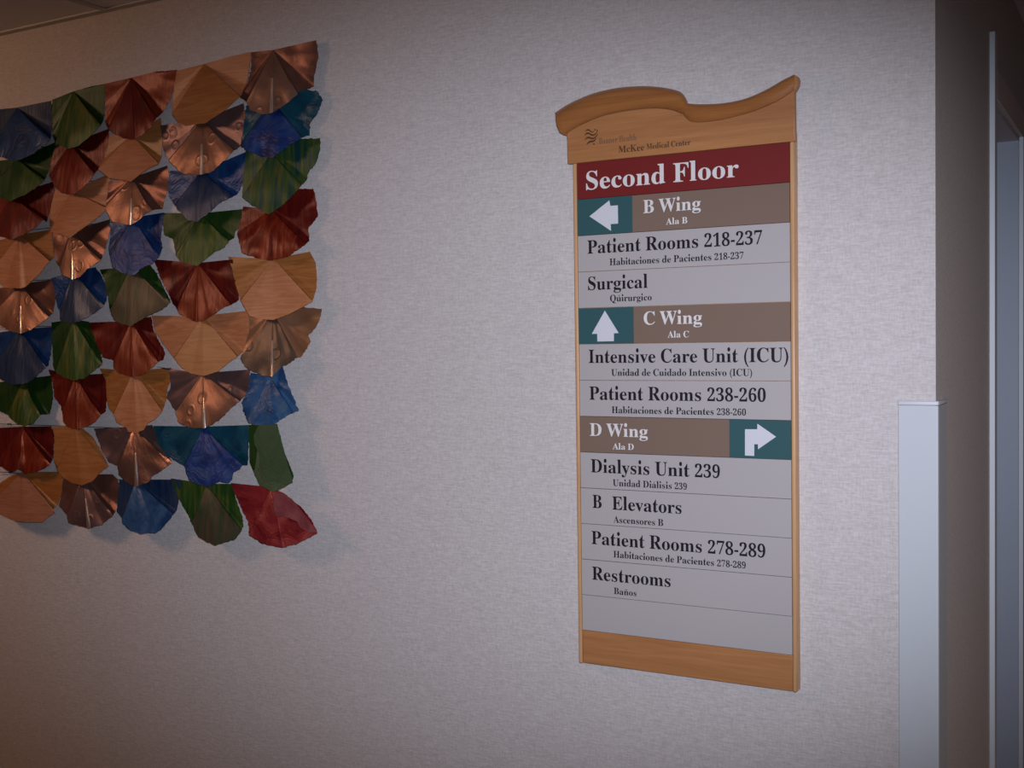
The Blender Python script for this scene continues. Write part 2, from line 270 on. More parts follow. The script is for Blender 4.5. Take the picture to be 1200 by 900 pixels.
GLYPHS = {
 'A': (650, ")W'I'<'I'<'h'P'j'_'p'm'y'y(.(,(D(8(a*o/3+2/2-m(s-{(R./(8.;(%.G'r.V'k.k'h.k'I+6'I+6'h+d'm,$'z,-(5,+(A,&(R+w(i+Z)Z)2)Z(h(Y(f(T(e(O(c(H(c(B(b(=(b(9(j'{)''m)O'h)W'h*D,_)C*.+H*.", "#+#-#,#+#K#-#K#.#-#+#L#K#M#.#K#+#?#L#?#M#L#?#>#M#>#.#M#+#@#?#=#.#>#=#/#.#<#/#=#*#@#+#*#A#@#*#B#A#<#0#/#;#0#<#*#C#B#*#D#C#)#D#*#)#E#D#:#0#;#)#F#E#)#G#F#:#1#0#9#1#:#(#G#)#9#2#1#(#H#G#8#2#9#'#H#(#8#3#2#&#H#'#&#I#H#7#3#8#7#4#3#%#I#&#%#J#I#%###J#6#4#7#$###%#6#5#4"),
 'B': (659, "+E'I'a'I'a'g(''j(='q(L'|(V(3(~(K(^(k(^-T(]-n(Z.*(V.:(P.G(G.Q(<.X(..~'w._'`.`'`/#++/#,c.l-b.7.%-9-m,J-6+p,:+S-H+1.0*Q.F)[.>({.&(J-Y(#-#'`,:'O*N-u*N+~*U+~+++_+P+i+j+z+{,9,+,],/-1,,-Z,%-{+r.:+`.K+F.U+%.Y*l.X*^.S*V.L*R.A*O.1*Z($*d'w*s'r+-'q+T'u+q(',-(;,;(X,D)%,G)V,C*.,7*T,$*q+b+*+;+5*c+9*N+9*N(R*O(>*S(/", "#5#7#6#5#8#7#5#T#8#T#S#8#S#9#8#4#T#5#3#T#4#2#T#3#2#U#T#1#U#2#1#V#U#R#9#S#1#W#V#0#W#1#0#X#W#Q#9#R#/#X#0#/#Y#X#.#Y#/#P#9#Q#P#:#9#.#F#Y#-#F#.#O#:#P#-#G#F#,#G#-#N#:#O#+#G#,#N#;#:#M#;#N#L#;#M#L#<#;#K#<#L#J#<#K#J#=#<#I#=#J#H#=#I#+#H#G#+#j#H#j#=#H#j#i#=#i#>#=#+#k#j#h#>#i#g#>#h#g#?#>#f#?#g#e#?#f#d#?#e#d#@#?#c#@#d#c#A#@#b#A#c#a#A#b#a#B#A#*#k#+#`#B#a#*#l#k#)#l#*#`#C#B#)#m#l#_#C#`#(#m#)#(#Z#m#^#C#_#(#[#Z#^#D#C#'#[#(#'#~#[#]#D#^#'#]#~#&#]#'#&#D#]#%#D#&#$#D#%#$#E#D#$###E"),
 'C': (697, ".r(u.#'{,x'J+a'9*{'>*?'M)b'g)2(/(c(Y(B)2(*)j'u*N'p+7'u+y(*,](C-:(d-l)4.<)d.^*B.x+$/-+e/2,;/.,q.{-S.f-].b-f.`-p._.+.d.:.r.D/2.a/2.a,R.E,R.+-3-e-c-@.1,q.O,D.a+n.g*e.C*)-3)o+4*+)A*m(7,''p,O's,v($-C(5-i(M.1(l.S)8", "#7#9#8#@#B#A#@#C#B#7#:#9#6#:#7#6#;#:#5#J#6#J#;#6#?#C#@#5#K#J#I#;#J#I#<#;#>#C#?#I#=#<#H#=#I#H#>#=#H#G#>#G#F#>#F#C#>#4#K#5#4#L#K#3#L#4#2#L#3#E#C#F#1#L#2#1#M#L#D#C#E#0#M#1#/#M#0#.#M#/#.#N#M#-#N#.#,#N#-#,#O#N#U###V#+#O#,#U#$###T#$#U#*#O#+#S#$#T#*#P#O#R#$#S#)#P#*#Q#$#R#Q#%#$#P#%#Q#)#%#P#(#%#)#'#%#(#'#&#%"),
 'D': (738, "+7'I'g'I'g'g(+'j(?'p(M'x(V(,([(B(](`(]-~([.%(T.>(J.N(:.X($.^'_.`'_/#+-/#,B.s-C.V.2.$.f-;/,,A/6+6.h)--J'o*Y(%*c'w*s's+.'q+i'y,?(8,c(b,|)B-2*4-7+8,|-,,=.7+/.X*s.V*c.R*Y.J*S.>*O.+*N-l*N(~*O(C*S(1", "#2#4#3#2#5#4#2#6#5#1#6#2#0#I#1#I#6#1#0#J#I#H#6#I#/#J#0#/#K#J#H#7#6#/#L#K#.#L#/#.#M#L#.#N#M#-#N#.#G#7#H#-#O#N#,#O#-#G#8#7#,#P#O#+#P#,#G#9#8#F#9#G#F#:#9#E#:#F#E#;#:#D#;#E#C#;#D#C#<#;#B#<#C#*#P#+#*#Q#P#*#R#Q#)#R#*#A#<#B#)#=#R#(#=#)#(#>#=#@#<#A#'#>#(#'#?#>#'#@#?#'#<#@#&#<#'#&###<#%###&#$###%"),
 'E': (658, "..'I'^'I'^'f(%'h(='n(M'x(W(.(](F(_(e(_-T(]-z(V.<(L.M(<.W(&.^'a.`'a/#.)/#.),c-h,c-~-B-F-l-(.0,Z.D,$.P+<.T+).T*s.R*g.Q*^.M*X.H*T.A*Q.6*P.(*O-q*O+S*]+S+++W+K+b+d+u+v,6,*,~,4-3,P-3,P)E,3)E,.)l,'*1+x*J+k*^+~*n+I*y+2+&*q++*Q+,*O+,*O(U*Q(@*U(0*~('*h'{*{'w+:'v+h'x,7(#,[(,,{(:-=(K-V(b-l)$.%)E.8)n.W)n", "#2#4#3#2#<#4#<#;#4#;#:#4#:#9#4#9#8#4#8#5#4#1#<#2#0#<#1#/#=#0#=#<#0#/#>#=#/#?#>#/#@#?#/#A#@#.#A#/#.#B#A#.#C#B#-#C#.#-#D#C#-#E#D#,#E#-#,#F#E#7#5#8#+#F#,#6#5#7#L#N#M#L#O#N#K#O#L#J#O#K#I#O#J#H#T#I#T#S#I#S#O#I#G#U#H#U#T#H#+#G#F#+#Z#G#Z#Y#G#Y#X#G#X#W#G#W#V#G#V#U#G#+#[#Z#R#O#S#Q#O#R#i#k#j#i###k#P#O#Q#h###i#g###h#*#[#+#f###g#*#~#[#e###f#)#~#*#)#]#~#d###e#)#^#]#(#^#)#c###d#(#_#^#b###c#(#`#_#'#`#(#a###b#'#a#`#'###a#&###'#%###&#$###%"),
 'F': (602, "+c'I'`'I'`'g(&'k(='s(L($(V(5(~(N(^(n(^-](~.#(U.:(K.J(;.T($.['^.`'^/#-{/#-{,c-_,c-W-1-L-Q->-l--.',q.8,V.E,5.N+g.S+9.U+'.U*s.T*g.S*^.P*X.L*S.G*P.?*O.4*N.&*N+U*X+U+&+Y+F+d+_+w+q,8,%,^,.-5,M-5,M)E,/)E,&){+r*J+`*f+G*y+%+**V+.*N+.*N(i*O(S*R(@*V(1*](&*h'v*v'p+.'k+E'h+c'g", "#2#4#3#2#?#4#?#>#4#>#=#4#=#<#4#<#;#4#;#:#4#:#9#4#9#5#4#1#?#2#0#?#1#0#@#?#0#A#@#0#B#A#/#B#0#/#C#B#/#D#C#/#E#D#.#E#/#.#F#E#.#G#F#-#G#.#-#H#G#-#I#H#,#I#-#8#5#9#+#I#,#7#5#8#O#Q#P#O#R#Q#6#5#7#N#R#O#M#R#N#L#R#M#K#V#L#V#U#L#U#R#L#J#W#K#W#V#K#+#J#I#+#Z#J#Z#Y#J#Y#X#J#X#W#J#+#[#Z#T#R#U#S#R#T#*#[#+#*#~#[#*#]#~#)#]#*#)#^#]#(#^#)#(#_#^#(#`#_#'#`#(#'#a#`#&#a#'#&#b#a#&#c#b#%#c#&#%#d#c#%###d#$###%"),
 'G': (756, ".o'u-p'T,q'@+r':+-'?*H'N)i'f)7(.(g(W(E)/(,)h'w*M'r+8'w+{(,,^(E-<(f-m)5.=)e._*B.x+#/-+b/2,>/.,u.{-V.g-_.c-h.a-p.`-z.a.).d.0.j.6.r.=/#.D/2.b/2.b,Q.E,Q.5,y-|-B-f-b-N.#-4.;,r.N,U.~,6.d+q.g*h.D*,-4)r+6)x*0*/);*K(W*q(*+E'i,#'`,E'b,^'i,p'u,|(+-)(A-+([-+)U-))q,|*+,r*9,a*B,F*H+{*J+{*f/f*f/f*J/G*H/2*B/$*:.v*,.q)r.o)V", "#7#9#8#C#E#D#C#F#E#7#:#9#6#:#7#B#F#C#6#;#:#5#P#6#P#;#6#A#F#B#@#F#A#5#Q#P#O#;#P#O#<#;#?#F#@#N#<#O#N#=#<#>#F#?#N#>#=#N#M#>#M#L#>#L#K#>#K#J#>#J#F#>#4#Q#5#4#R#Q#3#R#4#2#R#3#I#F#J#H#F#I#1#R#2#1#S#R#G#F#H#0#S#1#/#S#0#.#S#/#.#T#S#f#h#g#f#i#h#-#T#.#f#j#i#e#j#f#e#k#j#d#k#e#d#l#k#c#l#d#c#m#l#b#m#c#-#U#T#b#n#m#a#n#b#a#o#n#`#o#a#,#U#-#`###o#_###`#,#V#U#+#V#,#^###_#*#V#+#*#W#V#]###^#)#W#*#~###]#)#X#W#[###~#[#$###Z#$#[#)#Y#X#(#Y#)#Y#$#Z#(#$#Y#(#%#$#'#%#(#'#&#%"),
 'H': (779, "+M'I'`'I'`'g(&'j(='q(M'{(V(1(~(I(^(i(^-c(~.%(V.;(L.K(=.U(&.~'a.`'a/#+M/#+M.`+5.^*|.Z*n.V*c.P*[.I*U.>*Q.1*O-y*N-c*N+Z-*+Z-*-c-)-y-'.1-$.>,x.I,p.P,e.V,W.Z,D.^,+.`,+/#/p/#/p.`/P.~/9.U/*.K.{.<.v.&.t-c.t(i.v(K.|(4/+(#/:'r/P'j/p'g/p'I,+'I,+'g,K'j,b'p,r'z,|(/-((H-*(i-*+**N+**N(i*P(I*V(1*_'{*o'q+,'j+M'g", "#2#4#3#2#5#4#J#L#K#J#M#L#J#N#M#1#5#2#1#6#5#I#N#J#1#7#6#H#N#I#0#7#1#H#O#N#0#8#7#G#O#H#0#9#8#F#O#G#/#9#0#F#P#O#E#P#F#/#:#9#E#Q#P#.#:#/#D#Q#E#.#;#:#C#Q#D#.#<#;#C#R#Q#-#<#.#B#R#C#-#=#<#B#S#R#,#=#-#A#S#B#,#>#=#@#S#A#,#?#>#@#T#S#+#?#,#+#e#?#e#@#?#e#d#@#d#T#@#+#f#e#c#T#d#c#U#T#b#U#c#*#f#+#*#g#f#b#V#U#*#h#g#)#h#*#a#V#b#a#W#V#(#h#)#(#i#h#`#W#a#`#X#W#(#j#i#'#j#(#_#X#`#_#Y#X#'#k#j#&#k#'#^#Y#_#^#Z#Y#&#l#k#%#l#&#]#Z#^#~#Z#]#%###l#$###%#~#[#Z"),
 'I': (388, "+S'I']'I']'g(#'l(:'s(K(#(V(1(](E(_(a(_-o(].0(W.C(N.P(>.X(&.]'].`']/#+Q/#+Q.`+0.]*r.X*b.P*W.C*Q.0*O-o*O(d*P(Q*R(A*V(4*~()*e'{*p't+&'n+9'j+S'g", "#2#4#3#2#5#4#2#6#5#1#6#2#1#7#6#0#7#1#/#7#0#/#8#7#.#8#/#.#9#8#-#9#.#-#:#9#,#:#-#,#;#:#+#;#,#+#<#;#+#=#<#*#=#+#*#>#=#)#>#*#)#?#>#)#@#?#(#@#)#(#A#@#'#A#(#'#B#A#'#C#B#&#C#'#&#D#C#%#D#&#%#E#D#%###E#$###%"),
 'K': (760, "+N'I'a'I'a'g(''j(>'q(N'{(W(1(](I(_(i(_-c(].%(W.<(M.K(>.V('.]'b.`'b/#+N/#+N.`+6.^+#.Z*o.V*d.P*~.I*V.>*R.1*P-y*O-c*O+D,f-~,|-v-0.2-4.D-+.S,i.],8.`,8/#/P/#/P.`/A.`.`.S-x.--1-G+y,1//(7/:(*/F'z/Q'r/^'l/m'i0('g0('I,)'I,)'g,9'g,E'g,P'h,Z'i,a'j,g'l,q'q,v'w,x($,u(/,m(>,^(R*f*x*O*c*O(i*Q(I*W(1*`'{*p'q+-'j+N'g", "#2#4#3#2#5#4#F#H#G#F#I#H#1#5#2#1#6#5#E#J#F#J#I#F#E#K#J#1#7#6#0#7#1#D#K#E#0#8#7#0#9#8#/#9#0#D#L#K#C#L#D#/#:#9#.#:#/#.#;#:#B#L#C#.#<#;#-#<#.#A#L#B#-#=#<#A#M#L#,#=#-#,#>#=#@#M#A#,#?#>#+#?#,#?#M#@#?#N#M#?#O#N#+#f#?#f#e#?#e#O#?#d#O#e#+#g#f#*#g#+#*#h#g#c#O#d#*#i#h#)#i#*#b#O#c#b#P#O#(#i#)#(#j#i#a#P#b#a#Q#P#`#Q#a#(#k#j#'#k#(#`#R#Q#_#R#`#_#S#R#'#l#k#&#l#'#^#S#_#^#T#S#]#T#^#&#m#l#%#m#&#~#T#]#[#T#~#[#U#T#Z#U#[#Y#U#Z#X#U#Y#W#U#X#W#V#U#%###m#$###%"),
 'M': (944, "*;'I'^'I'^'g($'j(;'q(K'{(V(1(](H(_(g(_-h(^-|(~.2(X.?(R.I(J.Q(?.W(0.['w.^'_.`'_/#*Q/#,a)p.q/#1`/#1`.`1B.~1,.T0w.J0m.:0g.$0e-b0e(p0f(V0h(A0l(10r(%0z'v1*'o17'k1H'h1_'g1_'I-z'I-z'g.8'j.J'm.X'r.c'x.k('.q(3.u(B.w(V.x(m.x-w,7'I+t'I)6-h)6(h)8(G)?(.)J'y)['o)t'i*;'g", "#5#7#6#5#4#7#4#3#7#3#2#7#2#1#7#1#0#7#0#[#7#[#8#7#8#X#9#X#:#9#X#<#:#<#;#:#X#=#<#X#>#=#X#?#>#/#[#0#.#[#/#X#@#?#-#[#.#X#A#@#,#[#-#8#Y#X#W#A#X#,#~#[#Z#8#[#+#~#,#W#B#A#Z#Y#8#W#C#B#V#C#W#+#]#~#*#]#+#V#D#C#U#D#V#)#]#*#)#^#]#T#D#U#T#E#D#S#E#T#(#^#)#S#F#E#(#_#^#R#F#S#R#G#F#'#_#(#'#`#_#Q#G#R#Q#H#G#P#H#Q#&#`#'#P#I#H#&#a#`#O#I#P#O#J#I#%#a#&#N#J#O#%#b#a#N#K#J#%###b#N#L#K#$###%#M#L#N"),
 'P': (622, "+M'I'`'I'`'g(&'j(='q(M'{(V(1(~(I(^(i(^-c(~.%(V.;(L.K(=.U(&.~'a.`'a/#*{/#+n.z,Q.s-$.f-D.U-_.@-u.&.+-c.5-B.8,w.1,A-v+m-R+G,{+*,=*s+K*m*N*m*N(i*P(I*V(1*_'{*o'q+,'j+M'g*N.&*N+;*i+;+;+?+]+J+v+~,-+x,7,C,:,s,7-H,/-n+{.1+f.E+J.Q+%.U*n.T*a.P*X.K*S.B*O.6", "#2#4#3#2#5#4#2#6#5#2#7#6#2#8#7#1#8#2#0#Z#1#Z#8#1#/#Z#0#/#[#Z#Y#8#Z#Y#9#8#/#~#[#X#9#Y#/#]#~#.#]#/#.#^#]#W#9#X#.#_#^#W#:#9#-#_#.#-#L#_#V#:#W#V#;#:#-#M#L#,#M#-#U#;#V#+#M#,#U#<#;#T#<#U#T#=#<#T#>#=#S#>#T#R#>#S#R#?#>#Q#?#R#Q#@#?#P#@#Q#O#@#P#O#A#@#N#A#O#+#N#M#+#D#N#D#A#N#D#B#A#D#C#B#+#E#D#*#E#+#*#F#E#*#G#F#)#G#*#(#G#)#(#H#G#(#I#H#'#I#(#'#J#I#&#J#'#&#K#J#%#K#&#%###K#$###%"),
 'Q': (782, "/^%u.{%a.@%U-b%Q,A%d+;&C*R'H*#'~)S'u)-(:(f(](J)+(5)V(%*+'u*~'r+6'u+g($,<(2,h(F-8(_-^)#.&)E.D)j.]*:.r*f/'+</0+n/3,D/0,r/'-D.r-l.^.7.E.X.(.v-`/4-:/H,k/W,>/`+h/c+6/~*B/F)U.{(o.I(9-e'h,x'J-H&d.&&<.k&//&&0/=&4/Y&:*G(V*k()+<'h+n'_,r((-P)8-c+6-^,=-N-2-3-p,j.C,?.^+f.g*b.D**-4)q+6)v*0*,);", "#=#?#>#=#@#?#<#@#=#<#A#@#;#A#<#;#B#A#:#c#;#c#B#;#:#d#c#b#B#c#b#C#B#a#C#b#9#d#:#a#D#C#8#d#9#8#e#d#`#D#a#`#E#D#7#e#8#_#E#`#_#F#E#6#e#7#_#G#F#5#e#6#5#f#e#^#G#_#^#H#G#4#f#5#^#I#H#]#I#^#3#f#4#]#J#I#2#f#3#~#J#]#1#f#2#~#K#J#1#g#f#0#g#1#~#L#K#0#h#g#/#h#0#.#h#/#~#M#L#.#W#h#[#M#~#-#W#.#[#N#M#,#W#-#,#X#W#+#X#,#[#O#N#+#Y#X#Z#O#[#*#Y#+#*#Z#Y#Z#P#O#*#P#Z#)#P#*#)#Q#P#(#Q#)#(#R#Q#'#R#(#'#S#R#U###V#T###U#S###T#'###S#'#$###&#$#'#&#%#$"),
 'R': (704, "+M'I'`'I'`'g(&'j(='q(M'{(V(1(~(I(^(i(^-c(~.%(V.;(L.K(=.U(&.~'a.`'a/#+&/#,(.x,s.i-S.Q.#...<-Z.D,{.3,1-Z+S,a+/.Z(=.e(..o'|.x's/('l/4'h/C'g/H'g/H'I-&'I*h*w*N*w*N(i*P(I*V(1*_'{*o'q+,'j+M'g*N-m*N+A*l+A+A+E+f+Q,(+e,;,',G,M,K-#,>-q+q.E+1.U*t.T*c.O*Y.I*S.=*O.,", "#2#4#3#2#5#4#2#6#5#2#7#6#1#7#2#0#~#1#~#7#1#/#~#0#/#]#~#[#7#~#/#^#]#[#8#7#/#_#^#.#_#/#.#`#_#Z#8#[#.#a#`#-#a#.#Z#9#8#-#Q#a#,#Q#-#Y#9#Z#,#R#Q#+#R#,#Y#:#9#X#:#Y#X#;#:#W#;#X#W#<#;#V#<#W#U#<#V#U#=#<#T#=#U#S#=#T#+#S#R#+#I#S#I#=#S#I#H#=#H#>#=#+#J#I#G#>#H#*#J#+#*#K#J#*#L#K#)#L#*#G#?#>#(#L#)#(#M#L#G#@#?#G#A#@#(#N#M#'#N#(#G#B#A#'#O#N#&#O#'#G#C#B#&#P#O#%#P#&#G#D#C#G#E#D#G#F#E#%###P#$###%"),
 'S': (581, "(M'9(/'9(/**(P**(c)@({(e)>(<)b'z*2'i*b'c++'f+H'q+`((+r(>+|(X,&(v+w)D+])g+1*)*.*W)S*u)(+9(b+Z(K,#(>,K(9,w(<-D(E-h(S..(g.I)%.a)B.t)b/(**/0*P/3*e/2*{/0+9/,+R/'+l.z,..r,3.q,7.o,;.n,?.n,C.m,G.m,U.p,_.z,e/3-*/3-*,b,h,b,~--,N-N,<-k,(.++l.@+S.R+:._*y.f*^.i*?.f*$.])h.N)X.;)N.%)K-e)N-M)V-8)d-%)x,n*8,^*W,N+]+{,)+h,I+T,c+?,x+*-.*m-:*V-B*<-F){-H)]-E)4-:(h-)(F,l((,O'i,,'U+^'F+2'=*[':*J':*9'<*)'>)r'@)b'E)Q'J)B'P)4'T))'W(z'Y(s'[(o'[(f'Z(_'X(Y'T(U'N(Q'F", "#D#F#E#S#U#T#S#V#U#D#G#F#C#G#D#C#H#G#C#I#H#B#I#C#B#J#I#R#V#S#B#K#J#A#K#B#A#`#K#`#L#K#`#M#L#Q#V#R#`#N#M#`#O#N#`#P#O#`#Q#P#`#_#Q#_#^#Q#^#]#Q#]#~#Q#~#[#Q#[#Z#Q#Z#V#Q#A#a#`#A#b#a#@#b#A#@#c#b#@#d#c#?#d#@#?#e#d#>#e#?#>#f#e#Y#V#Z#=#f#>#=#g#f#X#V#Y#=#h#g#<#h#=#<#i#h#W#V#X#<#j#i#;#j#<#;#k#j#;#l#k#;#m#l#:#m#;#9#m#:#9#n#m#9#o#n#8#o#9#8#p#o#8#q#p#7#q#8#7#r#q#6#r#7#6#s#r#5#s#6#5#t#s#5#u#t#$#&#%#$#'#&#4#u#5#4#v#u#3#v#4#3#w#v#2#w#3#$#(#'#2#x#w#1#x#2#1#y#x#$#)#(#0#y#1#0#z#y#/#z#0#$$3#)$3#*#)#/#{#z#.#{#/$3$2#*$2#+#*#-#{#.#-#|#{$2$1#+$1#,#+#,#|#-$1#|#,$0#|$1$/#|$0$.#|$/#$$4$3$-#|$.$-$##|#$$5$4$,$#$-$+$#$,#$$6$5$*$#$+$*$$$##$##$6$)$$$*$($$$)$'$$$($'$%$$$&$%$'"),
 'U': (733, "-f'z-3'T,K'=+T'6*Z'=)q'R)@'t(w(K(c)0(~*$(~-c(Z.%(T.;(J.K(;.U($.~'_.`'_/#+K/#+K.`+3.^*z.Z*k.V*`.P*X.I*R.>*O.1*M-y*L-c*L)g*P)2*[(`*m(?+-('+P's+|'n-((*-b(n-u**-u-b-s.%-m.;-c.J-R.T-9.~,p.`,p/#/?/#/?.`.|.[.h.R.[.G.S.8.N.#.L-b.L*K.E)G.0(W", "#3#5#4#3#6#5#P#R#Q#P#S#R#P#T#S#2#6#3#O#T#P#2#7#6#2#8#7#1#8#2#N#T#O#N#U#T#1#9#8#1#:#9#0#:#1#M#U#N#M#V#U#0#;#:#/#;#0#L#V#M#/#<#;#L#W#V#/#=#<#.#=#/#K#W#L#K#X#W#.#>#=#-#>#.#J#X#K#J#Y#X#-#?#>#-#@#?#,#@#-#J#Z#Y#I#Z#J#I#[#Z#H#[#I#+#@#,#+#A#@#H#~#[#+#B#A#*#B#+#G#~#H#*#C#B#G###~#)#C#*#)#D#C#F###G#)#E#D#F#$###(#E#)#(#F#E#(#$#F#(#%#$#'#%#(#'#&#%"),
 'W': (910, "*Y'9*:'9'y-w'q.2'i.C'`.P'U.X'G.^'2.`'2/#*L/#*L.`*7.^*(.[)w.V)p.O)l.E)j.8)k.))o-p)u-[+/*',G-<,1.&,).;+z.I+p.S+b.Y+P.]+6.`+6/#.e/#.e.`.=.~.'.O-z.:-{.1.$.$.)-o/=*:0D-V0K-l0O.$0P.20N.A0I.L0A.T04.Z0#.^/f.`/f/#1j/#1j.`1W.[1I.S1>.G14.71*-|0{-c.n'9.Q'9,_,O", "#+#-#,#+#.#-#@#B#A#@#C#B#T#V#U#T#W#V#T#X#W#*#.#+#?#C#@#?#D#C#S#X#T#*#/#.#*#0#/#R#X#S#)#0#*#>#D#?#>#E#D#)#1#0#R#Y#X#Q#Y#R#=#E#>#(#1#)#(#2#1#P#Y#Q#<#E#=#P#Z#Y#'#2#(#'#3#2#<#F#E#O#Z#P#;#F#<#O#[#Z#'#4#3#&#4#'#N#[#O#:#F#;#:#G#F#&#5#4#N#~#[#%#5#&#M#~#N#:#H#G#%#6#5#9#H#:#9#I#H#L#~#M#L#]#~#$#6#%#$#7#6#9#J#I#K#]#L#K#^#]#$#8#7#J#^#K#8#`#9#`#J#9#8###`#_#J#`#_#^#J#$###8"),
 'a': (512, ",v't,R'S,-'@+^':+3'B*q'Y*f'|*8'Y)^'C)%'<(^'?(B'J(,'['u'q'j(1'g(O'n(y(*)D(N)c)(*%)k*@*c*Y*c+J*a+c*[+w*R,,*D,7*1,=)s,?)O,;);,1)4+{)5+v):+n)B+b)J+U)N+H)P+;)N+*)G*u)<*h)-*_(w*Y(d*W(P*Y(@*_(2*j((*x'|+/'z+C(#+Z(++o(9,)(L,:(b,I)#,U)B,^)c,c*.,e*o,a+G,T+l,>,++x,:+O,?*v,?(N,?(?,@(4,B(-,D(),H(',N(&,U(',~(+,g(2)I(n)N(E)^(-)x(%*((&*3(**?(0*L(8*X(C*c(P*c*6*#)w)V)M", "#~#^#]#[#^#~#[#_#^#Z#_#[#Y#_#Z#Y#`#_#X#?#Y#?#`#Y#X#@#?#>#`#?#>#a#`#=#a#>#X#A#@#W#A#X#<#a#=#W#B#A#;#a#<#V#B#W#V#C#B#;#b#a#:#b#;#V#D#C#U#D#V#U#E#D#9#b#:#U#F#E#T#F#U#T#G#F#9#c#b#8#c#9#T#H#G#S#H#T#S#I#H#R#I#S#R#J#I#Q#J#R#8#d#c#Q#K#J#P#K#Q#P#L#K#O#L#P#O#M#L#7#x#8#x#d#8#N#M#O#6#x#7#6#y#x#w#d#x#5#y#6#5#z#y#4#z#5#4#n#z#3#n#4#2#n#3#2#o#n#v#d#w#1#o#2#v#e#d#1#p#o#u#e#v#u#f#e#t#f#u#t#g#f#l###m#0#p#1#s#g#t#0#q#p#s#h#g#k###l#r#h#s#r#i#h#j###k#r#j#i#q#j#r#q###j#0#)#q#)###q#0#*#)#(###)#(#$###/#*#0#.#*#/#.#+#*#'#$#(#'#%#$#-#+#.#-#,#+#&#%#'"),
 'b': (537, "(A'8(/'8(/-q(..2(+.F(&.R'x.Y'j.^'U.a'U/#)g/#)g,-*-,J*W,^+,,e+N,b+n,X,1,H,J,2,_+q,q+Q-$+--+*_-.*4-+)],{)0,k(`,V(;,;'v+v'~+R'I++'>*[':*.'@)~'T)3'r)g(W)n(+*)'k*M'b*l'h+)'x+:(;+E(e+L)A+N*++L*c+E+6+9+X+(+o*l,#*O,(*@,&*3+{*%+s)t+h)l+Z)g+K", "#+#-#,#+#*#-#*#)#-#)#(#-#(#.#-#'#.#(#&#.#'#%#.#&#$#.#%#0#2#1#0#3#2#/#3#0#/#4#3#.#4#/#.#5#4#.#V#5#V#6#5#$#[#.#[#Z#.#Z#Y#.#Y#X#.#X#W#.#W#V#.#U#6#V#T#6#U#T#7#6#S#7#T#$#~#[#R#7#S#R#8#7#$#G#~#Q#8#R#Q#9#8#P#9#Q#P#:#9#P#;#:#O#;#P#O#<#;#N#<#O#N#=#<#M#=#N#M#>#=#$#F#G#F#H#G#M#?#>#L#?#M#F#I#H#K#?#L#K#@#?#$###F#E#I#F#E#J#I#J#@#K#E#@#J#E#A#@#D#A#E#D#B#A#C#B#D"),
 'c': (437, ",4(K+V'i*o'F*%':)Z'=)7'H(q'Y(T'q(;(3('(U'r({'i)J'f)v'i*K't*w(++D(B+h(^,,)$,E)I,W)q,b*A,f*n,c+:,X+Y,G+p,0,#+o,(+P,&+>+z+/+q*|+d*s+U*m+C*k*{*s*f+1*_+X*_+]*_+c*`+h*a+m*a+r*a+w*],1*O,=*9,A)e,/)I+T)@*T)D)k)P)5)e(d*&(E*G(2*m(,+5(1+V(B+w(_", "#7#9#8#7#:#9#6#:#7#6#;#:#5#;#6#5#P#;#P#<#;#4#P#5#4#Q#P#O#<#P#N#<#O#M#<#N#M#=#<#4#R#Q#3#R#4#L#=#M#K#=#L#K#>#=#J#>#K#I#>#J#2#R#3#H#>#I#G#>#H#F#>#G#2#S#R#F#?#>#1#S#2#F#@#?#E#@#F#E#A#@#E#B#A#0#S#1#D#B#E#D#C#B#0#T#S#/#T#0#.#T#/#.#U#T#-#U#.#-#V#U#,#V#-#,#W#V#[###~#+#W#,#[#$###+#X#W#Z#$#[#*#X#+#*#Y#X#Y#$#Z#*#$#Y#)#$#*#)#%#$#(#%#)#'#%#(#'#&#%"),
 'd': (551, "+-(%*j'[*@'B)g':)E'=)&'H(c'Y(J'p(5(2(#(S'p(x'i)G'f)r'i*I'q*w(%+E(7+i(N,-(i,E)-,W)M,a)p,e*B,_*i,K+-,/+-.*++.<+&.J*x.T*k.[*Z._*A.a*A/#,f/#,f(a,g(K,j(:,n(/,v('-*'z-?'v-?'Y,^'V+x'K+-'9)Z(I)h(0)|'|*<'w*K'y*Y(%*h(0*u(>+&(O+-(b+-+K+)+Z*{+g*o+s*`+|*Q,'*@,)*%,$)j+o)[+V)P+2)J*~)H){)J)B)P(m", "#B#D#C#B#A#D#A#@#D#@#?#D#?#>#D#>#=#D#=#E#D#<#E#=#;#E#<#7#9#8#6#9#7#6#:#9#5#:#6#5#;#:#4#;#5#4#`#;#`#_#;#_#^#;#^#]#;#]#~#;#~#[#;#[#E#;#3#`#4#3#a#`#3#b#a#3#c#b#2#c#3#Z#E#[#2#d#c#Y#E#Z#1#d#2#1#e#d#0#e#1#0#f#e#/#f#0#/#g#f#.#g#/#-#g#.#-#h#g#,#h#-#,#P#h#X#E#Y#X#F#E#+#P#,#W#F#X#W#G#F#+#Q#P#V#G#W#V#H#G#*#Q#+#*#R#Q#U#H#V#U#I#H#U###I###J#I#T###U#T#$###O#J###*#S#R#O#K#J#S#$#T#*#$#S#O#N#K#N#M#K#M#L#K#)#$#*#)#%#$#(#%#)#'#%#(#'#&#%"),
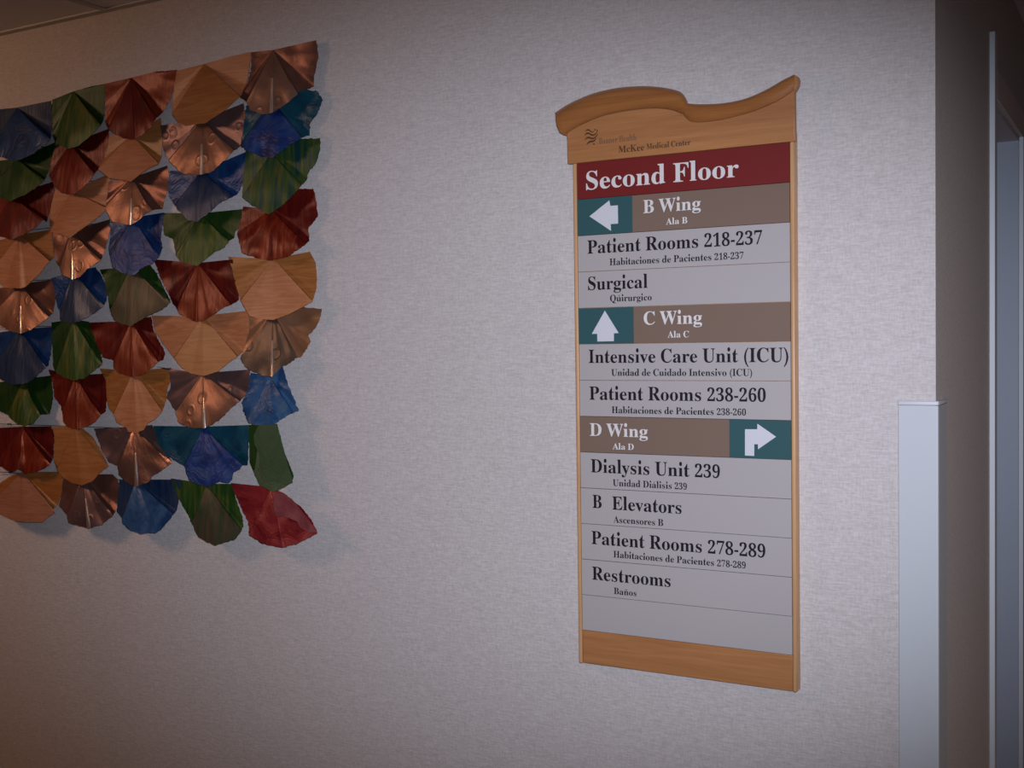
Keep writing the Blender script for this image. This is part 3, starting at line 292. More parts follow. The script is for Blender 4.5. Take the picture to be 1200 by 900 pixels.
 'e': (448, ",4(]+V'q*o'H)|':)V'=)4'H(n'Y(R'p(:(3(&(V'r)$'i)P'f*''i*T'r+$('+J(<+l(T,.(q,F)8,W)[,b*',e*],_+1,K+W,++s+Z,*+$,0*?,0*2)G*2)U))*$(F*f(2+1(9+T(N+u(t)F*l)F*]*g*]*g+#*f+I*a+h*[,%*P,4*A,>*-,A)c,2)M+_", "#7#9#8#6#9#7#6#:#9#5#:#6#5#P#:#P#O#:#O#;#:#4#P#5#4#Q#P#N#;#O#M#;#N#4#R#Q#3#R#4#M#<#;#L#<#M#2#R#3#K#<#L#2#G#R#K#=#<#1#G#2#J#=#K#J#>#=#0#G#1#I#>#J#0#H#G#0#I#H#0#>#I#/#@#0#@#>#0#@#?#>#/#A#@#.#A#/#-#A#.#-#B#A#,#B#-#E###F#E#$###+#B#,#D#$#E#+#C#B#C#$#D#*#C#+#*#$#C#*#%#$#)#%#*#(#%#)#(#&#%#'#&#("),
 'f': (318, "*h'I'_'I'_'e'p'g'|'j(+'m(1'r(6'x(9(&(;(0(=(C(=(^(=,#'a,#'a,Y(=,Y(=-=(B-n(S.>(n._)8.w)e/,*@/1*g/.+./$+I.n+].Y+i.B+m.(+k-n+e-]+[-P+O-F+A-@+1->*z-@*k-E*_-M*U-X*P-f*N-u*O.)*S.8*Z.H*~.J*].M*_.Q*`.T*a.W*a.Y*^.a*W.e*I.g*7.e*+._*#.T)y.E)v.2)u-t)u,Y*n,Y*n,#)u,#)u(R)w(8)|(%*)'r*6'k*K'g*h'e", "#8#:#9#8#;#:#7#;#8#7#<#;#6#<#7#6#W#<#W#V#<#V#=#<#6#X#W#U#=#V#6#Y#X#T#=#U#5#Y#6#5#Z#Y#T#>#=#S#>#T#R#>#S#Q#>#R#5#[#Z#P#>#Q#O#>#P#N#>#O#M#>#N#5#~#[#M#?#>#4#~#5#L#?#M#4#]#~#K#?#L#K#@#?#J#@#K#4#^#]#3#^#4#J#A#@#I#A#J#I#B#A#H#B#I#H#C#B#G#C#H#G#D#C#F#D#G#F#E#D#2#^#3#0#2#1#0#^#2#0#_#^#0#`#_#/#`#0#.#a#/#a#`#/#.#b#a#-#b#.#-#c#b#,#c#-#,#d#c#+#d#,#*#d#+#*#e#d#)#e#*#)#f#e#(#f#)#'#f#(#'#g#f#&#g#'#%#g#&#%#h#g#%###h#$###%"),
 'g': (487, "+z%U+H%>*b%1)p%,)4%/(]%9(7%H'u%]'d%u'^&6'g&U()&n(S'%(0';'t'W'l'x'o(6'y(L(/(`(E(s(c)+)+);(F)^'w*7'j*y'm+='v+Y(*+s(>,/(V,B(s,Q)9,~)[,c*',e*N,c*t,~+>,P,c,P,c+p+v+p,-+U,9+5,=*l,:*O,3*5,&)w+n)b+Y)P+@)A+$)7*_)0*=).*6).*.).*&)/)y)0)q)0)j)0)Z).)L)*)@(|)6(r)1(g)/([)5(J)H(@)i(<*B(<*s(;+C(6+e(/,'($,='q,M'_,X'J,_'1,a&n,Z&A,D%t)Q)q)])`)m)U*')R*<)U*L)`*W)q*^*/*c*P*d*w*c+E*^+e*W,#*L,4*<,>*',A)m,>)],4)Q,#)I+e)E+E)C*w)E*P)I*/)%%g)=%~)^%V*,%T+&%~+X%u+i&C+g&R+`&]+U&f+E&k+/&o*n&p)(&p(o&`(d&N(`&9(c&)(n%t", "#C#E#D#B#E#C#B#F#E#A#F#B#A#G#F#@#G#A#@#H#G#@$'#H$'$&#H$&#I#H#?$'#@#?$($'#?$)$($%#I$&$$#I$%#?$*$)#>$*#?$##J$$#J#I$$#>$+$*#=$+#>$##K#J#|#K$##=$,$+#<$,#=#|#L#K#{#L#|#<$-$,#;$-#<#{#M#L#:$-#;#:$.$-#z#M#{#z#N#M#:$/$.#y#N#z#y#O#N#9$/#:#y#P#O#9#r$/#x#P#y#x#Q#P#9#s#r#w#Q#x#w#R#Q#9#t#s#v#R#w#8#t#9#u#R#v#8#u#t#8#R#u#8#S#R#8#T#S#7#T#8#7#~#T#~#U#T#~#[#U#[#Z#U#Z#V#U#7#]#~#Y#V#Z#X#V#Y#W#V#X#7#^#]#6#^#7#6#_#^#6#`#_#5#`#6#5#a#`#5#b#a#4#b#5#4#c#b#3#c#4#3#d#c#3#e#d#3#f#e#3#g#f#3#h#g#2#h#3#2#i#h#2#j#i#2#k#j#1#k#2#1#l#k#1#m#l#0#m#1#0#n#m#/#n#0#/#o#n#.$=#/$=$<#/$<#o#/#.$>$=$;#o$<$:#o$;#-$>#.$:$9#o$9#p#o$8#p$9#-$?$>$7#p$8#,$?#-$6#p$7#,$@$?$5#p$6$5#q#p#,$A$@#+$A#,#+$B$A#*$B#+$4#q$5$4###q#*$0$B#*$1$0#)$1#*#)$2$1$3##$4#)$3$2$3#$###)#$$3#(#$#)#(#%#$#'#%#(#'#&#%"),
 'h': (567, "*K'I'd'I'd'e'w'g(*'k(2'r(8(#(<(1(=(D(=.'(<.:(9.H(3.S(+.Z'x._'e.b'e/#)u/#)u+u*@,B*p,~+M,e,<,S,h+w,w*x,w(D,x(2,{(#-''s-/'l-;'g-N'e-N'I*h'I*h'e*q'e+-'k+:($+?(D+?+&+>+?+;+S+6+b+.+m*|+s*k+u*N+o*3+])u+@)u(D)v(2)y(#*$'s*,'l*8'g*K'e", "#2#4#3#2#1#4#1#0#4#0#/#4#/#5#4#.#5#/#-#5#.#,#5#-#+#5#,#7#9#8#6#9#7#6#:#9#5#:#6#5#P#:#P#O#:#O#;#:#+#S#5#S#R#5#R#Q#5#Q#P#5#N#;#O#M#;#N#L#;#M#K#;#L#+#T#S#J#;#K#I#;#J#I#<#;#H#<#I#*#T#+#H#=#<#*#U#T#H#>#=#*#V#U#)#V#*#G#>#H#G#?#>#)#W#V#(#W#)#G#@#?#(#X#W#'#X#(#G#A#@#'#Y#X#&#Y#'#F#A#G#F#B#A#&#Z#Y#%#Z#&#D#F#E#D#B#F#$#Z#%#D#C#B#$###Z"),
 'i': (295, "*K'I'd'I'd'e'w'g(*'l(3'r(8'|(<(1(=(D(=+Z(<+p(9,&(5,0(-,6'{,:'g,<'h,Y)v,Y)v(D)w(2)z(#*%'s*,'l*8'g*K'e)c-^)S-R)A-J)--H(r-J(`-R(P-^(D-n(<.&(:.;(<.P(D.b(P.r(`/%(r/-)-//)B/-)T/%)d.r)p.b)x.P)z.;)x.&)p-n", "#J#L#K#I#L#J#I#M#L#H#M#I#H#N#M#G#N#H#G#O#N#F#O#G#F#P#O#E#P#F#E#Q#P#D#Q#E#D#R#Q#C#R#D#C#S#R#B#S#C#B#<#S#A#<#B#A#=#<#A#>#=#@#>#A#@#?#>#2#4#3#2#1#4#1#0#4#0#/#4#/#5#4#.#5#/#-#5#.#,#5#-#+#5#,#*#5#+#*#6#5#*#7#6#)#7#*#)#8#7#(#8#)#(#9#8#'#9#(#'#:#9#&#:#'#&#;#:#%#;#&#$#;#%#$###;"),
 'l': (297, "*K'I'd'I'd'e'w'g(*'l(3'r(8'|(<(1(=(D(=.%(<.9(:.H(5.S(..Z'{._'g.a'g/#)v/#)v(D)w(2)z(#*%'s*,'l*8'g*K'e", "#2#4#3#2#1#4#1#0#4#0#/#4#/#.#4#.#5#4#-#5#.#,#5#-#+#5#,#*#5#+#*#6#5#*#7#6#)#7#*#)#8#7#(#8#)#(#9#8#'#9#(#'#:#9#&#:#'#&#;#:#%#;#&#$#;#%#$###;"),
 'm': (825, "*G'I'd'I'd'e'w'g(*'k(2'r(8(#(<(1(=(D(=+~(<+o(9,#(3,.(+,6'x,;'e,='e,Y)s,Y)s+r*>,A*l,~+D,e,&,[,P,?,f+l-5,?-f,[.C,e/1,S/]+w/k*x/k(D/l(2/o(#/t's/|'l0.'g0A'e0A'I-_'I-_'e-q'g.#'l.+'s.1($.4(2.5(D.5+&.4+?.1+S.,+b.$+m-r+s-a+u-E+o-,+_,n+C,n(D,o(2,r($,w's-%'l-1'g-C'e-C'I*d'I*d'e*v'g+('l+0's+6($+9(2+:(D+:+&+9+>+6+R+1+b+)+l*w+s*f+u*I+o*/+^)s+@)s(D)t(2)w($)|'t*)'l*5'h*G'e", "#=#?#>#7#9#8#6#9#7#<#?#=#6#:#9#2#4#3#2#1#4#1#5#4#<#@#?#5#:#6#;#X#<#X#@#<#5#r#:#r#;#:#0#5#1#/#5#0#.#5#/#-#5#.#X#W#@#W#A#@#;#Y#X#5#s#r#q#;#r#V#A#W#p#;#q#-#s#5#;#Z#Y#-#t#s#,#t#-#U#A#V#o#;#p#o#Z#;#T#A#U#n#Z#o#n#[#Z#,#u#t#+#u#,#S#A#T#m#[#n#m#~#[#+#v#u#R#A#S#l#~#m#Q#A#R#k#~#l#Q#B#A#*#v#+#j#~#k#P#B#Q#j#]#~#P#C#B#*#w#v#*#x#w#i#]#j#O#C#P#i#^#]#O#D#C#)#x#*#)#y#x#h#^#i#N#D#O#h#_#^#N#E#D#(#y#)#(#z#y#g#_#h#M#E#N#g#`#_#M#F#E#'#z#(#'#{#z#f#`#g#L#F#M#f#a#`#L#G#F#&#{#'#&#|#{#e#a#f#K#G#L#e#b#a#K#H#G#%#|#&#$#|#%#K#I#H#d#b#e#J#I#K#d#c#b#$###|"),
 'n': (567, "*K'I'd'I'd'e'w'g(*'k(2'r(8(#(<(1(=(D(=+~(<+o(9,#(3,.(+,6'x,;'e,='e,Y)u,Y)u+v*@,C*p,~+M,e,<,S,h+w,w*x,w(D,x(2,{(#-''s-/'l-;'g-N'e-N'I*h'I*h'e*q'e+-'k+:($+?(D+?+&+>+?+;+S+6+b+.+m*|+s*k+u*N+o*3+])u+@)u(D)v(2)y(#*$'s*,'l*8'g*K'e", "#7#9#8#6#9#7#2#4#3#2#1#4#1#5#4#6#:#9#5#:#6#0#5#1#/#5#0#.#5#/#-#5#.#5#P#:#P#O#:#O#;#:#-#P#5#-#Q#P#N#;#O#-#R#Q#,#R#-#M#;#N#L#;#M#,#S#R#+#S#,#K#;#L#+#T#S#J#;#K#I#;#J#I#<#;#H#<#I#*#T#+#H#=#<#*#U#T#H#>#=#*#V#U#)#V#*#G#>#H#G#?#>#)#W#V#(#W#)#G#@#?#(#X#W#'#X#(#G#A#@#'#Y#X#&#Y#'#F#A#G#F#B#A#&#Z#Y#%#Z#&#D#F#E#D#B#F#$#Z#%#D#C#B#$###Z"),
 'o': (501, "+R'Y+.'H*b'=*8':)g'>)@'H(v'Z(W'r(=(6('(Y'r)%'h)O'e)|'h*P'r*z('+G(=+j(W,-(v,E)@,W)g,a*7,e*a,b+.,W+Q,F+p,.,1+k,F+I,V*|,`*Q,c)|,`)N,V)#,F(V,1(4+q'q)X(,)f'p)y'b*8'^*Q'b*d'p*r(,*w(;*|(P+%(j+&)/+()S+()|+&*p*z+P*p+u*b,2*O,?*8,D)y,?)e,2)X+u)O+O)I*p)G*#)G)T)I)0)K(k)N(P)R(;", "#7#9#8#7#:#9#6#:#7#6#;#:#5#;#6#5#Y#;#Y#<#;#4#Y#5#4#Z#Y#X#<#Y#W#<#X#4#[#Z#V#<#W#4#~#[#V#=#<#3#~#4#3#]#~#U#=#V#U#>#=#2#]#3#T#>#U#2#^#]#T#?#>#1#^#2#T#@#?#0#^#1#0#_#^#S#@#T#S#A#@#/#_#0#/#`#_#S#B#A#.#`#/#R#B#S#.#a#`#Q#B#R#-#a#.#Q#C#B#-#b#a#P#C#Q#,#b#-#P#D#C#,#c#b#O#D#P#+#c#,#O#E#D#+#d#c#N#E#O#+#G#d#M#E#N#*#G#+#M#F#E#*#H#G#L#F#M#)#H#*#L###F#)#I#H#K###L#)#J#I#J###K#)###J#(###)#(#$###'#$#(#'#%#$#&#%#'"),
 'p': (553, "*e%.'c%.'c%I's%J($%N(,%R(2%X(7%`(:%i(<%v(=&.(=&F(=+M(<+h(9+{(4,-(,,5'z,:'f,>'f,Y)n,Y)n+p*3,@*_,]+:,f+~,c+|,X,>,G,W,/,l+m-#+K-0+&-7*W-:*+-7)V-0)*-#(~,k(8,V't,<'[+x'I+X'>+5':*a'A*9'V)u'v)u&O)v&7)x%|){%m*&%a*-%X*6%R*B%N*Q%K*e%J)u(X*-(7*D($*`'w*{'|+6(1+E(J+P(o+W)D+Y*#+W*[+Q+/+H+S+:+l+&+z*e,%*I+x*0+c)u+@", "#:#<#;#:#=#<#9#=#:#5#7#6#5#4#7#4#8#7#9#>#=#9#?#>#8#j#9#j#?#9#3#8#4#2#8#3#j#@#?#1#8#2#8#k#j#i#@#j#0#8#1#h#@#i#8#l#k#0#l#8#h#A#@#g#A#h#/#l#0#/#m#l#f#A#g#.#m#/#f#B#A#.#[#m#e#B#f#e#C#B#d#C#e#d#D#C#d#E#D#c#E#d#c#F#E#b#F#c#b#G#F#a#G#b#a#H#G#.#~#[#`#H#a#`#I#H#.#P#~#P#]#~#_#I#`#P#^#]#^#I#_#P#I#^#.#Q#P#O#I#P#O#J#I#O#K#J#N#K#O#N#L#K#M#L#N#.#R#Q#-#R#.#-#S#R#,#S#-#,#T#S#+#T#,#+#U#T#*#U#+#*#V#U#)#V#*#(#V#)#(#W#V#'#W#(#'#X#W#'#Y#X#&#Y#'#&#Z#Y#%#Z#&#%###Z#$###%"),
 'r': (428, "*e'I'd'I'd'e'w'g(*'l(3'r(8'|(<(1(=(D(=+Z(<+p(9,&(4,0(-,6'z,:'g,<'h,Y)r,Y)r+a*'+y*;,7*R,K*j,Y+',b+>,e+X,c+n,[,$,O,0,?,8,+,:+o,8+~,2+L,(+?+u+4+f+.+T+,+D+-+6+2+,+9+$+B*v+L*o+V*h+^*`+b*V+d*I+a*<+X*0+I*%+5)y*w)w*[)w(D)y(0*#'|*+'r*7'l*J'g*e'e", "#:#<#;#:#=#<#9#=#:#9#>#=#8#>#9#2#4#3#2#1#4#1#5#4#8#?#>#7#?#8#7#@#?#0#5#1#6#@#7#/#5#0#.#5#/#6#A#@#-#5#.#5#A#6#,#5#-#5#P#A#P#B#A#5#Q#P#O#B#P#N#B#O#5#R#Q#,#R#5#M#B#N#M#C#B#+#S#,#S#R#,#L#C#M#L#D#C#K#D#L#+#T#S#J#D#K#J#E#D#I#E#J#+#U#T#I#F#E#H#F#I#H#G#F#+#V#U#+#W#V#+#X#W#*#X#+#)#X#*#)#Y#X#(#Y#)#(#Z#Y#'#Z#(#'#[#Z#&#[#'#&#~#[#%#~#&#%#]#~#%###]#$###%"),
 's': (429, "+8'e*q'M*K'?)x':)['=);'E(q'R(k'T(e'V(^'V(Q'S(F'K(>'<($'<($)6(A)6(N(h(^(G(s(,)2's)L'g)h'c*$'e*7'k*F't*P('*W(6*Y(H*S(a*B(x*$)1)5)V(o)h(U)|(@*8(2*O()*i(&++(++S(9+w(P,;(p,S)<,a)i,f)t,e*',d*4,a*C,^*T,Z*e,U*i,T*m,S*p,R*t,R*w,Q*z,Q+*,S+2,Z+9,f+P,f+P+++6+++)+M*s+h*`,$*K,4*4,=)u,@)b,>)R,9)E,1)<,&)7+t)5+e)7+V)<+J)D+>)P+4)_+*)r*z*[*Y*z*G+9*4+L)z+Y)b+a)E+d)$+_(Q+P(*", "#M#O#N#~#^#]#~#_#^#M#P#O#M#Q#P#M#R#Q#L#R#M#L#S#R#L#T#S#[#_#~#L#U#T#L#V#U#L#W#V#Z#_#[#K#W#L#K#X#W#K#Y#X#K#Z#Y#K#f#Z#f#e#Z#e#d#Z#d#c#Z#c#_#Z#K#g#f#K#h#g#J#h#K#J#i#h#J#j#i#J#k#j#b#_#c#I#k#J#I#l#k#a#_#b#I#m#l#I#n#m#H#n#I#`#_#a#H#o#n#H#p#o#H#q#p#G#q#H#G#r#q#G#s#r#F#s#G#F#t#s#E#t#F#E#u#t#D#u#E#D#v#u#C#v#D#C#w#v#B#w#C#B#x#w#A#x#B#A#y#x#0#2#1#0#3#2#@#y#A#@#z#y#?#z#@#0#4#3#>#z#?#>#{#z#=#{#>#0#5#4#<#{#=#0#6#5#<###{#;###<#:###;#0#-#6#-#7#6#9###:#-#,#7#,#8#7#8###9#8#$###,#$#8#+#$#,#*#$#+#)#$#*#0#.#-#(#$#)#(#%#$#0#/#.#'#%#(#'#&#%"),
 't': (340, "+1(T*e'm*3'H)O';)*'>(g'H(Q'Y(C'q(:(5(7([(7,&'g,&'g,H(3,m(U-6(r-V)1-s)F.5)V.N)p.N)p,Y*t,Y*t,&)p,&)p(k)q(X)s(I)w(=*#(5*,(1*7(/*L(4*^(E*o(c", "#4#6#5#4#7#6#3#7#4#2#7#3#1#7#2#0#7#1#/#7#0#/#8#7#/#9#8#.#9#/#-#9#.#,#:#-#:#9#-#,#;#:#,#<#;#C###D#+#<#,#+#=#<#C#$###+#>#=#B#$#C#+#?#>#*#?#+#*#@#?#A#$#B#*#A#@#*#$#A#)#$#*#)#%#$#(#%#)#'#%#(#'#&#%"),
 'u': (558, "*S'N*9'C)w'<)Z':)0'?(i'L(P'c(@()(6(Q(3)'(3+T(2+i(/+z(*,,'|,5'n,;'Z,='Z,Y)l,Y)l(_)m(O)r(B)y(7*)(/*5(**D((*`(-*y(<+5(T+5+T+4+k+0+|+*,.*{,6*l,;*U,=*U,Y,m,Y,m(Y,n(E,r(6,x(,-'(&-4'{-I'y-I'~,g'X,&'M+5'9+5('+&'p*k']", "#3#5#4#3#2#5#2#1#5#1#0#5#0#6#5#F#H#G#F#E#H#E#D#H#D#C#H#C#I#H#B#I#C#/#6#0#A#I#B#.#6#/#@#I#A#-#6#.#,#6#-#?#I#@#+#6#,#+#7#6#?#J#I#>#J#?#*#7#+#*#8#7#>#K#J#*#9#8#=#K#>#*#:#9#=#L#K#*#;#:#<#L#=#<#T#L#T#M#L#*#<#;#)#<#*#)#T#<#)#U#T#S#M#T#S#N#M#S#O#N#S#R#O#R#Q#O#Q#P#O#)#V#U#(#V#)#(###V#(#$###'#$#(#'#%#$#&#%#'"),
 'v': (456, "*,':)j':((+S'z+g'r+w'j,*'b,4'V,:'E,<'E,Y*3,Y*3,=*%,=)j,:)],2)Y,$)Y+z)Z+v)[+s*P)S+@+~+E+h+G+r+H+x+B,/+0,9*j,=*j,Y,Q,Y,Q,?,?,9,2,1,(,'+z+s+q+b+h+L", "#+#-#,#+#/#-#/#.#-#=#?#>#=#@#?#=#A#@#<#A#=#+#0#/#*#0#+#*#1#0#)#1#*#;#A#<#;#B#A#(#1#)#(#2#1#;#C#B#:#C#;#'#2#(#:#D#C#'#3#2#'#4#3#9#D#:#&#4#'#&#5#4#9#E#D#&#6#5#8#E#9#7#E#8#%#6#&#7#F#E#6#F#7#$#6#%#6###F#$###6"),
 'w': (647, ")h':)L':'b+l']+x'X,''S,/'L,5'D,9'9,<'9,Y)g,Y)g,<)Y,;)P,9)J,6)F,2)D,,)C,$)C+y)D+t)E+o)F+i)H+c)K+~*5)Y*u+A*f+n*a,#*[,.*V,5*O,9*E,=*5,>*5,Y,l,Y,l,<,T,8,G,0,C,$,C+{,C+x,D+t,E+p,E+l,F+j-#)o-f+a-j+k-l+u-m,#-l,+-i,1-c,5-[,9-P,<-?,>-?,Y.n,Y.n,>.`,<.V,7.O,/.I,%.B+r.<+b,O':,6':+/*~", "#+#-#,#+#.#-#C#E#D#C#F#E#Z#~#[#Z#]#~#Z#^#]#Y#^#Z#B#F#C#A#F#B#*#.#+#A#G#F#*#/#.#Y#_#^#X#_#Y#*#0#/#@#G#A#)#0#*#)#1#0#W#_#X#@#H#G#W#`#_#)#2#1#V#`#W#(#2#)#?#H#@#(#3#2#U#`#V#?#I#H#U#a#`#'#3#(#>#I#?#'#4#3#T#a#U#&#4#'#T#b#a#&#5#4#>#J#I#=#J#>#S#b#T#=#K#J#&#6#5#%#6#&#=#L#K#R#b#S#%#7#6#=#M#L#R#c#b#=#N#M#%#8#7#<#N#=#<#O#N#$#8#%#Q#c#R#<#P#O#$#9#8#$#:#9#Q#d#c#P#d#Q#$#;#:#;#f#<#f#P#<#;###f#e#P#f#e#d#P#$###;"),
 'y': (447, ")&%;(m%3(W%.(?%,('%/'k%6'Y%D'J%U'B%j'?&('A&9'G&I'P&W'^&c'm&j(&&l(7&j(E&e(Q&]([&R(`&D(b&4(b&1(b&/(a&,(a&)(a&&(a&#(c%u(h%p(q%n(|%r)0&$)?&8)H&E)O&T)V&d)~&u)a'/)f'D(%+W'y+e's+r'n+{'i,)'d,/'a,4'Z,8'Q,;'F,<'B,<'B,Y*0,Y*0,<)w,;)k,9)b,6)~,2)Y,+)X+|)X+y)Y+u)Z+q)[+l)]+g)_+b*Q)N+8+K+<+U+?+^+A+f+B+n+C+u+C+{+B,*+>,1+8,6+.,9*{,;*i,<*i,Y,I,Y,I,<,;,:,0,4,',*+y+u+p+b+g+K*0'&)y&V)i&2)Y%o)I%Y)8%G", "#U#W#V#U#X#W#r#t#s#r#u#t#r#v#u#U#T#X#T#Y#X#q#v#r#S#Y#T#p#v#q#R#Y#S#R#Z#Y#p#w#v#o#w#p#R#[#Z#Q#[#R#n#w#o#Q#~#[#n#x#w#P#~#Q#P#]#~#m#x#n#O#]#P#O#^#]#l#x#m#l#y#x#N#^#O#N#_#^#M#_#N#k#y#l#M#`#_#k#z#y#M#a#`#j#z#k#L#a#M#L#b#a#i#z#j#L#c#b#L#d#c#h#z#i#K#d#L#h#{#z#K#e#d#g#{#h#J#e#K#f#{#g#f#|#{#e#|#f#J#|#e#I#|#J#H#|#I#H$##|#G$##H#1#3#2#1#4#3#0#4#1#0#5#4#F$##G#/#5#0#/#6#5#.#6#/#F$$$##E$$#F#.#7#6#-#7#.#D$$#E#-#8#7#,#8#-#C$$#D#,#9#8#C$%$$#,#:#9#,#;#:#,#<#;#,#=#<#+#=#,#+#>#=#B$%#C#+#?#>#+#@#?#A$%#B#+#A#@#A$&$%#+$&#A#*$&#+#*$'$&#)$'#*#)##$'#(###)#(#$###'#$#(#'#%#$#&#%#'"),
 '0': (559, ",/'m+a'T+2'D*U'?)v'D)E'T(w'm(V(7(<(b());'u)v'n*]'k+J'n,7'u,w()-X(<.0(V.[(w/$)E/=)w/L*V/Q+3/L+b/=,0/$,Q.[,k.0-%-W-3,w-;,6->+I-;*~-3)u-%);,k(b,P(6)h(y)x(M*6(3*U(**u(3+3(M+B(x+K)[+Q*K+S+I+Q,G+K-7+B-s+3.D*u.]*V.f*6.])x.D)h-r)^-7)X,G)V+I)X*K)^)[", "#7#9#8#6#9#7#6#:#9#5#:#6#5#;#:#4#;#5#4#V#;#V#<#;#4#W#V#U#<#V#T#<#U#4#X#W#3#X#4#T#=#<#S#=#T#3#Y#X#2#Y#3#S#>#=#R#>#S#2#Z#Y#1#Z#2#R#?#>#Q#?#R#1#[#Z#0#[#1#Q#@#?#P#@#Q#0#~#[#/#~#0#P#A#@#.#~#/#P#B#A#.#]#~#O#B#P#-#]#.#O#C#B#-#^#]#N#C#O#,#^#-#N#D#C#,#G#^#M#D#N#+#G#,#M#E#D#+#H#G#L#E#M#*#H#+#L#F#E#*#I#H#K#F#L#)#I#*#K###F#J###K#)#J#I#)###J#)#$###(#$#)#(#%#$#'#%#(#'#&#%"),
 '1': (559, "-/'I(P'I(P(()J(()Y(*)e(.)n(5)u(A)y(Q)z(g)z.;)e-|)N-c)9-N)$-=(j-3(U-0(E-2(7-9(*-E'{-T'u-f's.#(/.*(F.2(^.<(x.I);.Z)Z.q*F/K+_/K+_(g+`(T+c(D+i(8+q(/,$(*,6((-/((", "#?#A#@#?#-#A#-#B#A#>#-#?#=#-#>#<#-#=#;#-#<#;#.#-#,#B#-#:#.#;#9#.#:#8#.#9#8#/#.#7#/#8#7#0#/#6#0#7#6#1#0#5#1#6#5#2#1#4#2#5#4#3#2#+#B#,#+#C#B#+#D#C#*#D#+#*#E#D#)#E#*#)#F#E#(#F#)#(#G#F#'#G#(#'#H#G#&#H#'#$#&#%#$#H#&#$#I#H#$###I"),
 '2': (559, "--'I'l'I'l(Y)M*<)s*e*8+0*Q+Q*e+q*t,5+%,S+,,q+1-6+2-X+0-z+).<*w.P*h._*V.g*@.j)|.e)e.W)T.@)I-x)B-M)@,q(t,t(U,{(:-.(&-A't-['p-|'s.:'{.Q(/.f(B.z([/1(y/>)C/I)l/O*@/Q++/L+d/=,8/$,Y.~,l.3,s-],r-F,m-/,f,r,~,[,N,C,=,*,'+h+f+J+G+)+#*_*T*6*$)c(x(a+N(a+a(c+r(i,((s,5)&,>)7,E)K,M)k-2)k", "#I#K#J#H#K#I#H#L#K#G#L#H#F#L#G#F#M#L#E#M#F#E#N#M#D#5#E#5#N#E#D#6#5#4#N#5#3#N#4#C#6#D#C#7#6#2#N#3#2#O#N#C#8#7#B#8#C#1#O#2#B#9#8#0#O#1#A#9#B#0#P#O#@#9#A#/#P#0#@#:#9#/#Q#P#?#:#@#.#Q#/#?#;#:#.#R#Q#>#;#?#-#R#.#-#S#R#=#;#>#<#;#=#-#T#S#,#T#-#,#U#T#+#U#,#+#V#U#*#V#+#*#W#V#)#W#*#)#X#W#(#X#)#(#Y#X#'#Y#(#'#Z#Y#&#Z#'#&#[#Z#%#[#&#%#~#[#d#f#e#d###f#%#]#~#c###d#b###c#a###b#`###a#_###`#^###_#%#^#]#%###^#$###%"),
 '3': (559, "+:'J*t'D*R'@*0'?)['A)2'G(i'P(L'](4'l'|(#'o(6'h(J'e(_'h(w'q)1(%)A(8)L(L)S(d)U(h),(s(g)+(N)D(=)a(3*)(/*>(0*R(5*e(<*v(F++(U+7(h+A)&+F)C+H)f+D*/+6*N*{*i*]+#*7+/)c+3)#+3)#+u)g+u*4+y*S,-*k,C*|,`+--)+0-R+.-s+'.5*u.L*f.]*R.g*9.j*#.h)l.`)^.T)S.D)K.1)E-u)B-])@-D)?-)(p-+(P-3(6-?'|-P'q-g'm.*'s.L(,.k(L/,(x/@)U/M*>/Q+'/L+_/>,4/&,W._,l.7,s-`,n-5,_,i,F,H,',,+~+o+9+a+M+~+h+S,*+G,D+8,[+&,p*j-%*O-/*0-2)e-/)>-((v,u(X,d(=,P(',8'n+w'_+Z'S", "#m#o#n#l#o#m#l#p#o#k#p#l#k#q#p#j#q#k#j#Y#q#Y#r#q#i#Z#j#Z#Y#j#X#r#Y#i#[#Z#W#r#X#i#~#[#W#s#r#V#s#W#i#]#~#h#]#i#U#s#V#h#^#]#U#t#s#T#t#U#h#_#^#g#_#h#g#`#_#S#t#T#f#`#g#S#u#t#f#a#`#R#u#S#e#a#f#e#b#a#d#b#e#R#v#u#c#b#d#Q#v#R#Q#w#v#P#w#Q#P#x#w#O#x#P#N#x#O#N#y#x#M#y#N#K#M#L#K#y#M#K#z#y#K#{#z#K#|#{#K$##|#K$$$##K#J$$#J$%$$#I$%#J#H$%#I#H$&$%#G$&#H#G$'$&#F$'#G#F$($'#E$(#F#E$)$(#D$)#E#C$)#D#C$*$)#4#6#5#3#6#4#2#6#3#B$*#C#1#6#2#B$+$*#0#6#1#0#7#6#A$+#B#/#7#0#A$,$+#@$,#A#/#8#7#.#8#/#@$-$,#?$-#@#.#9#8#-#9#.#>$-#?#>$.$-#-#:#9#=$.#>#,#:#-#<$.#=#,#;#:#;$.#<#,$.#;#,$/$.#+$/#,#+$0$/#*$0#+#*$1$0#)$1#*#)##$1#(###)#(#$###'#$#(#'#%#$#&#%#'"),
 '4': (559, "-D'I)I'I)I(()g(()|()*5(-*F(4*S(@*Z(S*](n*])O'V)O'V*5*e/G,?/G,?*;-M*;-M)O,?)O,?(n,B(S,I(@,V(4,g(-,z()-5((-D(()s,c(H*;*]*;*],4*],R*^,r*_-9*`-[*b-{*c.5*d.6*_.,*X-y*Q-k*I-]*A-O*9-@*1-2**-%*#,s)w,j", "#/#H#0#H#1#0#H#2#1#/#I#H#G#2#H#F#2#G#/#J#I#E#2#F#/#K#J#/#L#K#/#M#L#D#2#E#/#N#M#/#O#N#C#2#D#/#P#O#/#Q#P#/#R#Q#B#2#C#/#>#R#/#?#>#A#2#B#@#2#A#/#@#?#/#2#@#/#3#2#/#4#3#.#4#/#-#4#.#,#5#-#5#4#-#,#6#5#+#6#,#+#7#6#*#7#+#*#8#7#)#8#*#)#9#8#(#9#)#(#:#9#'#:#(#'#;#:#&#;#'#&#<#;#$#&#%#$#<#&#$#=#<#$###="),
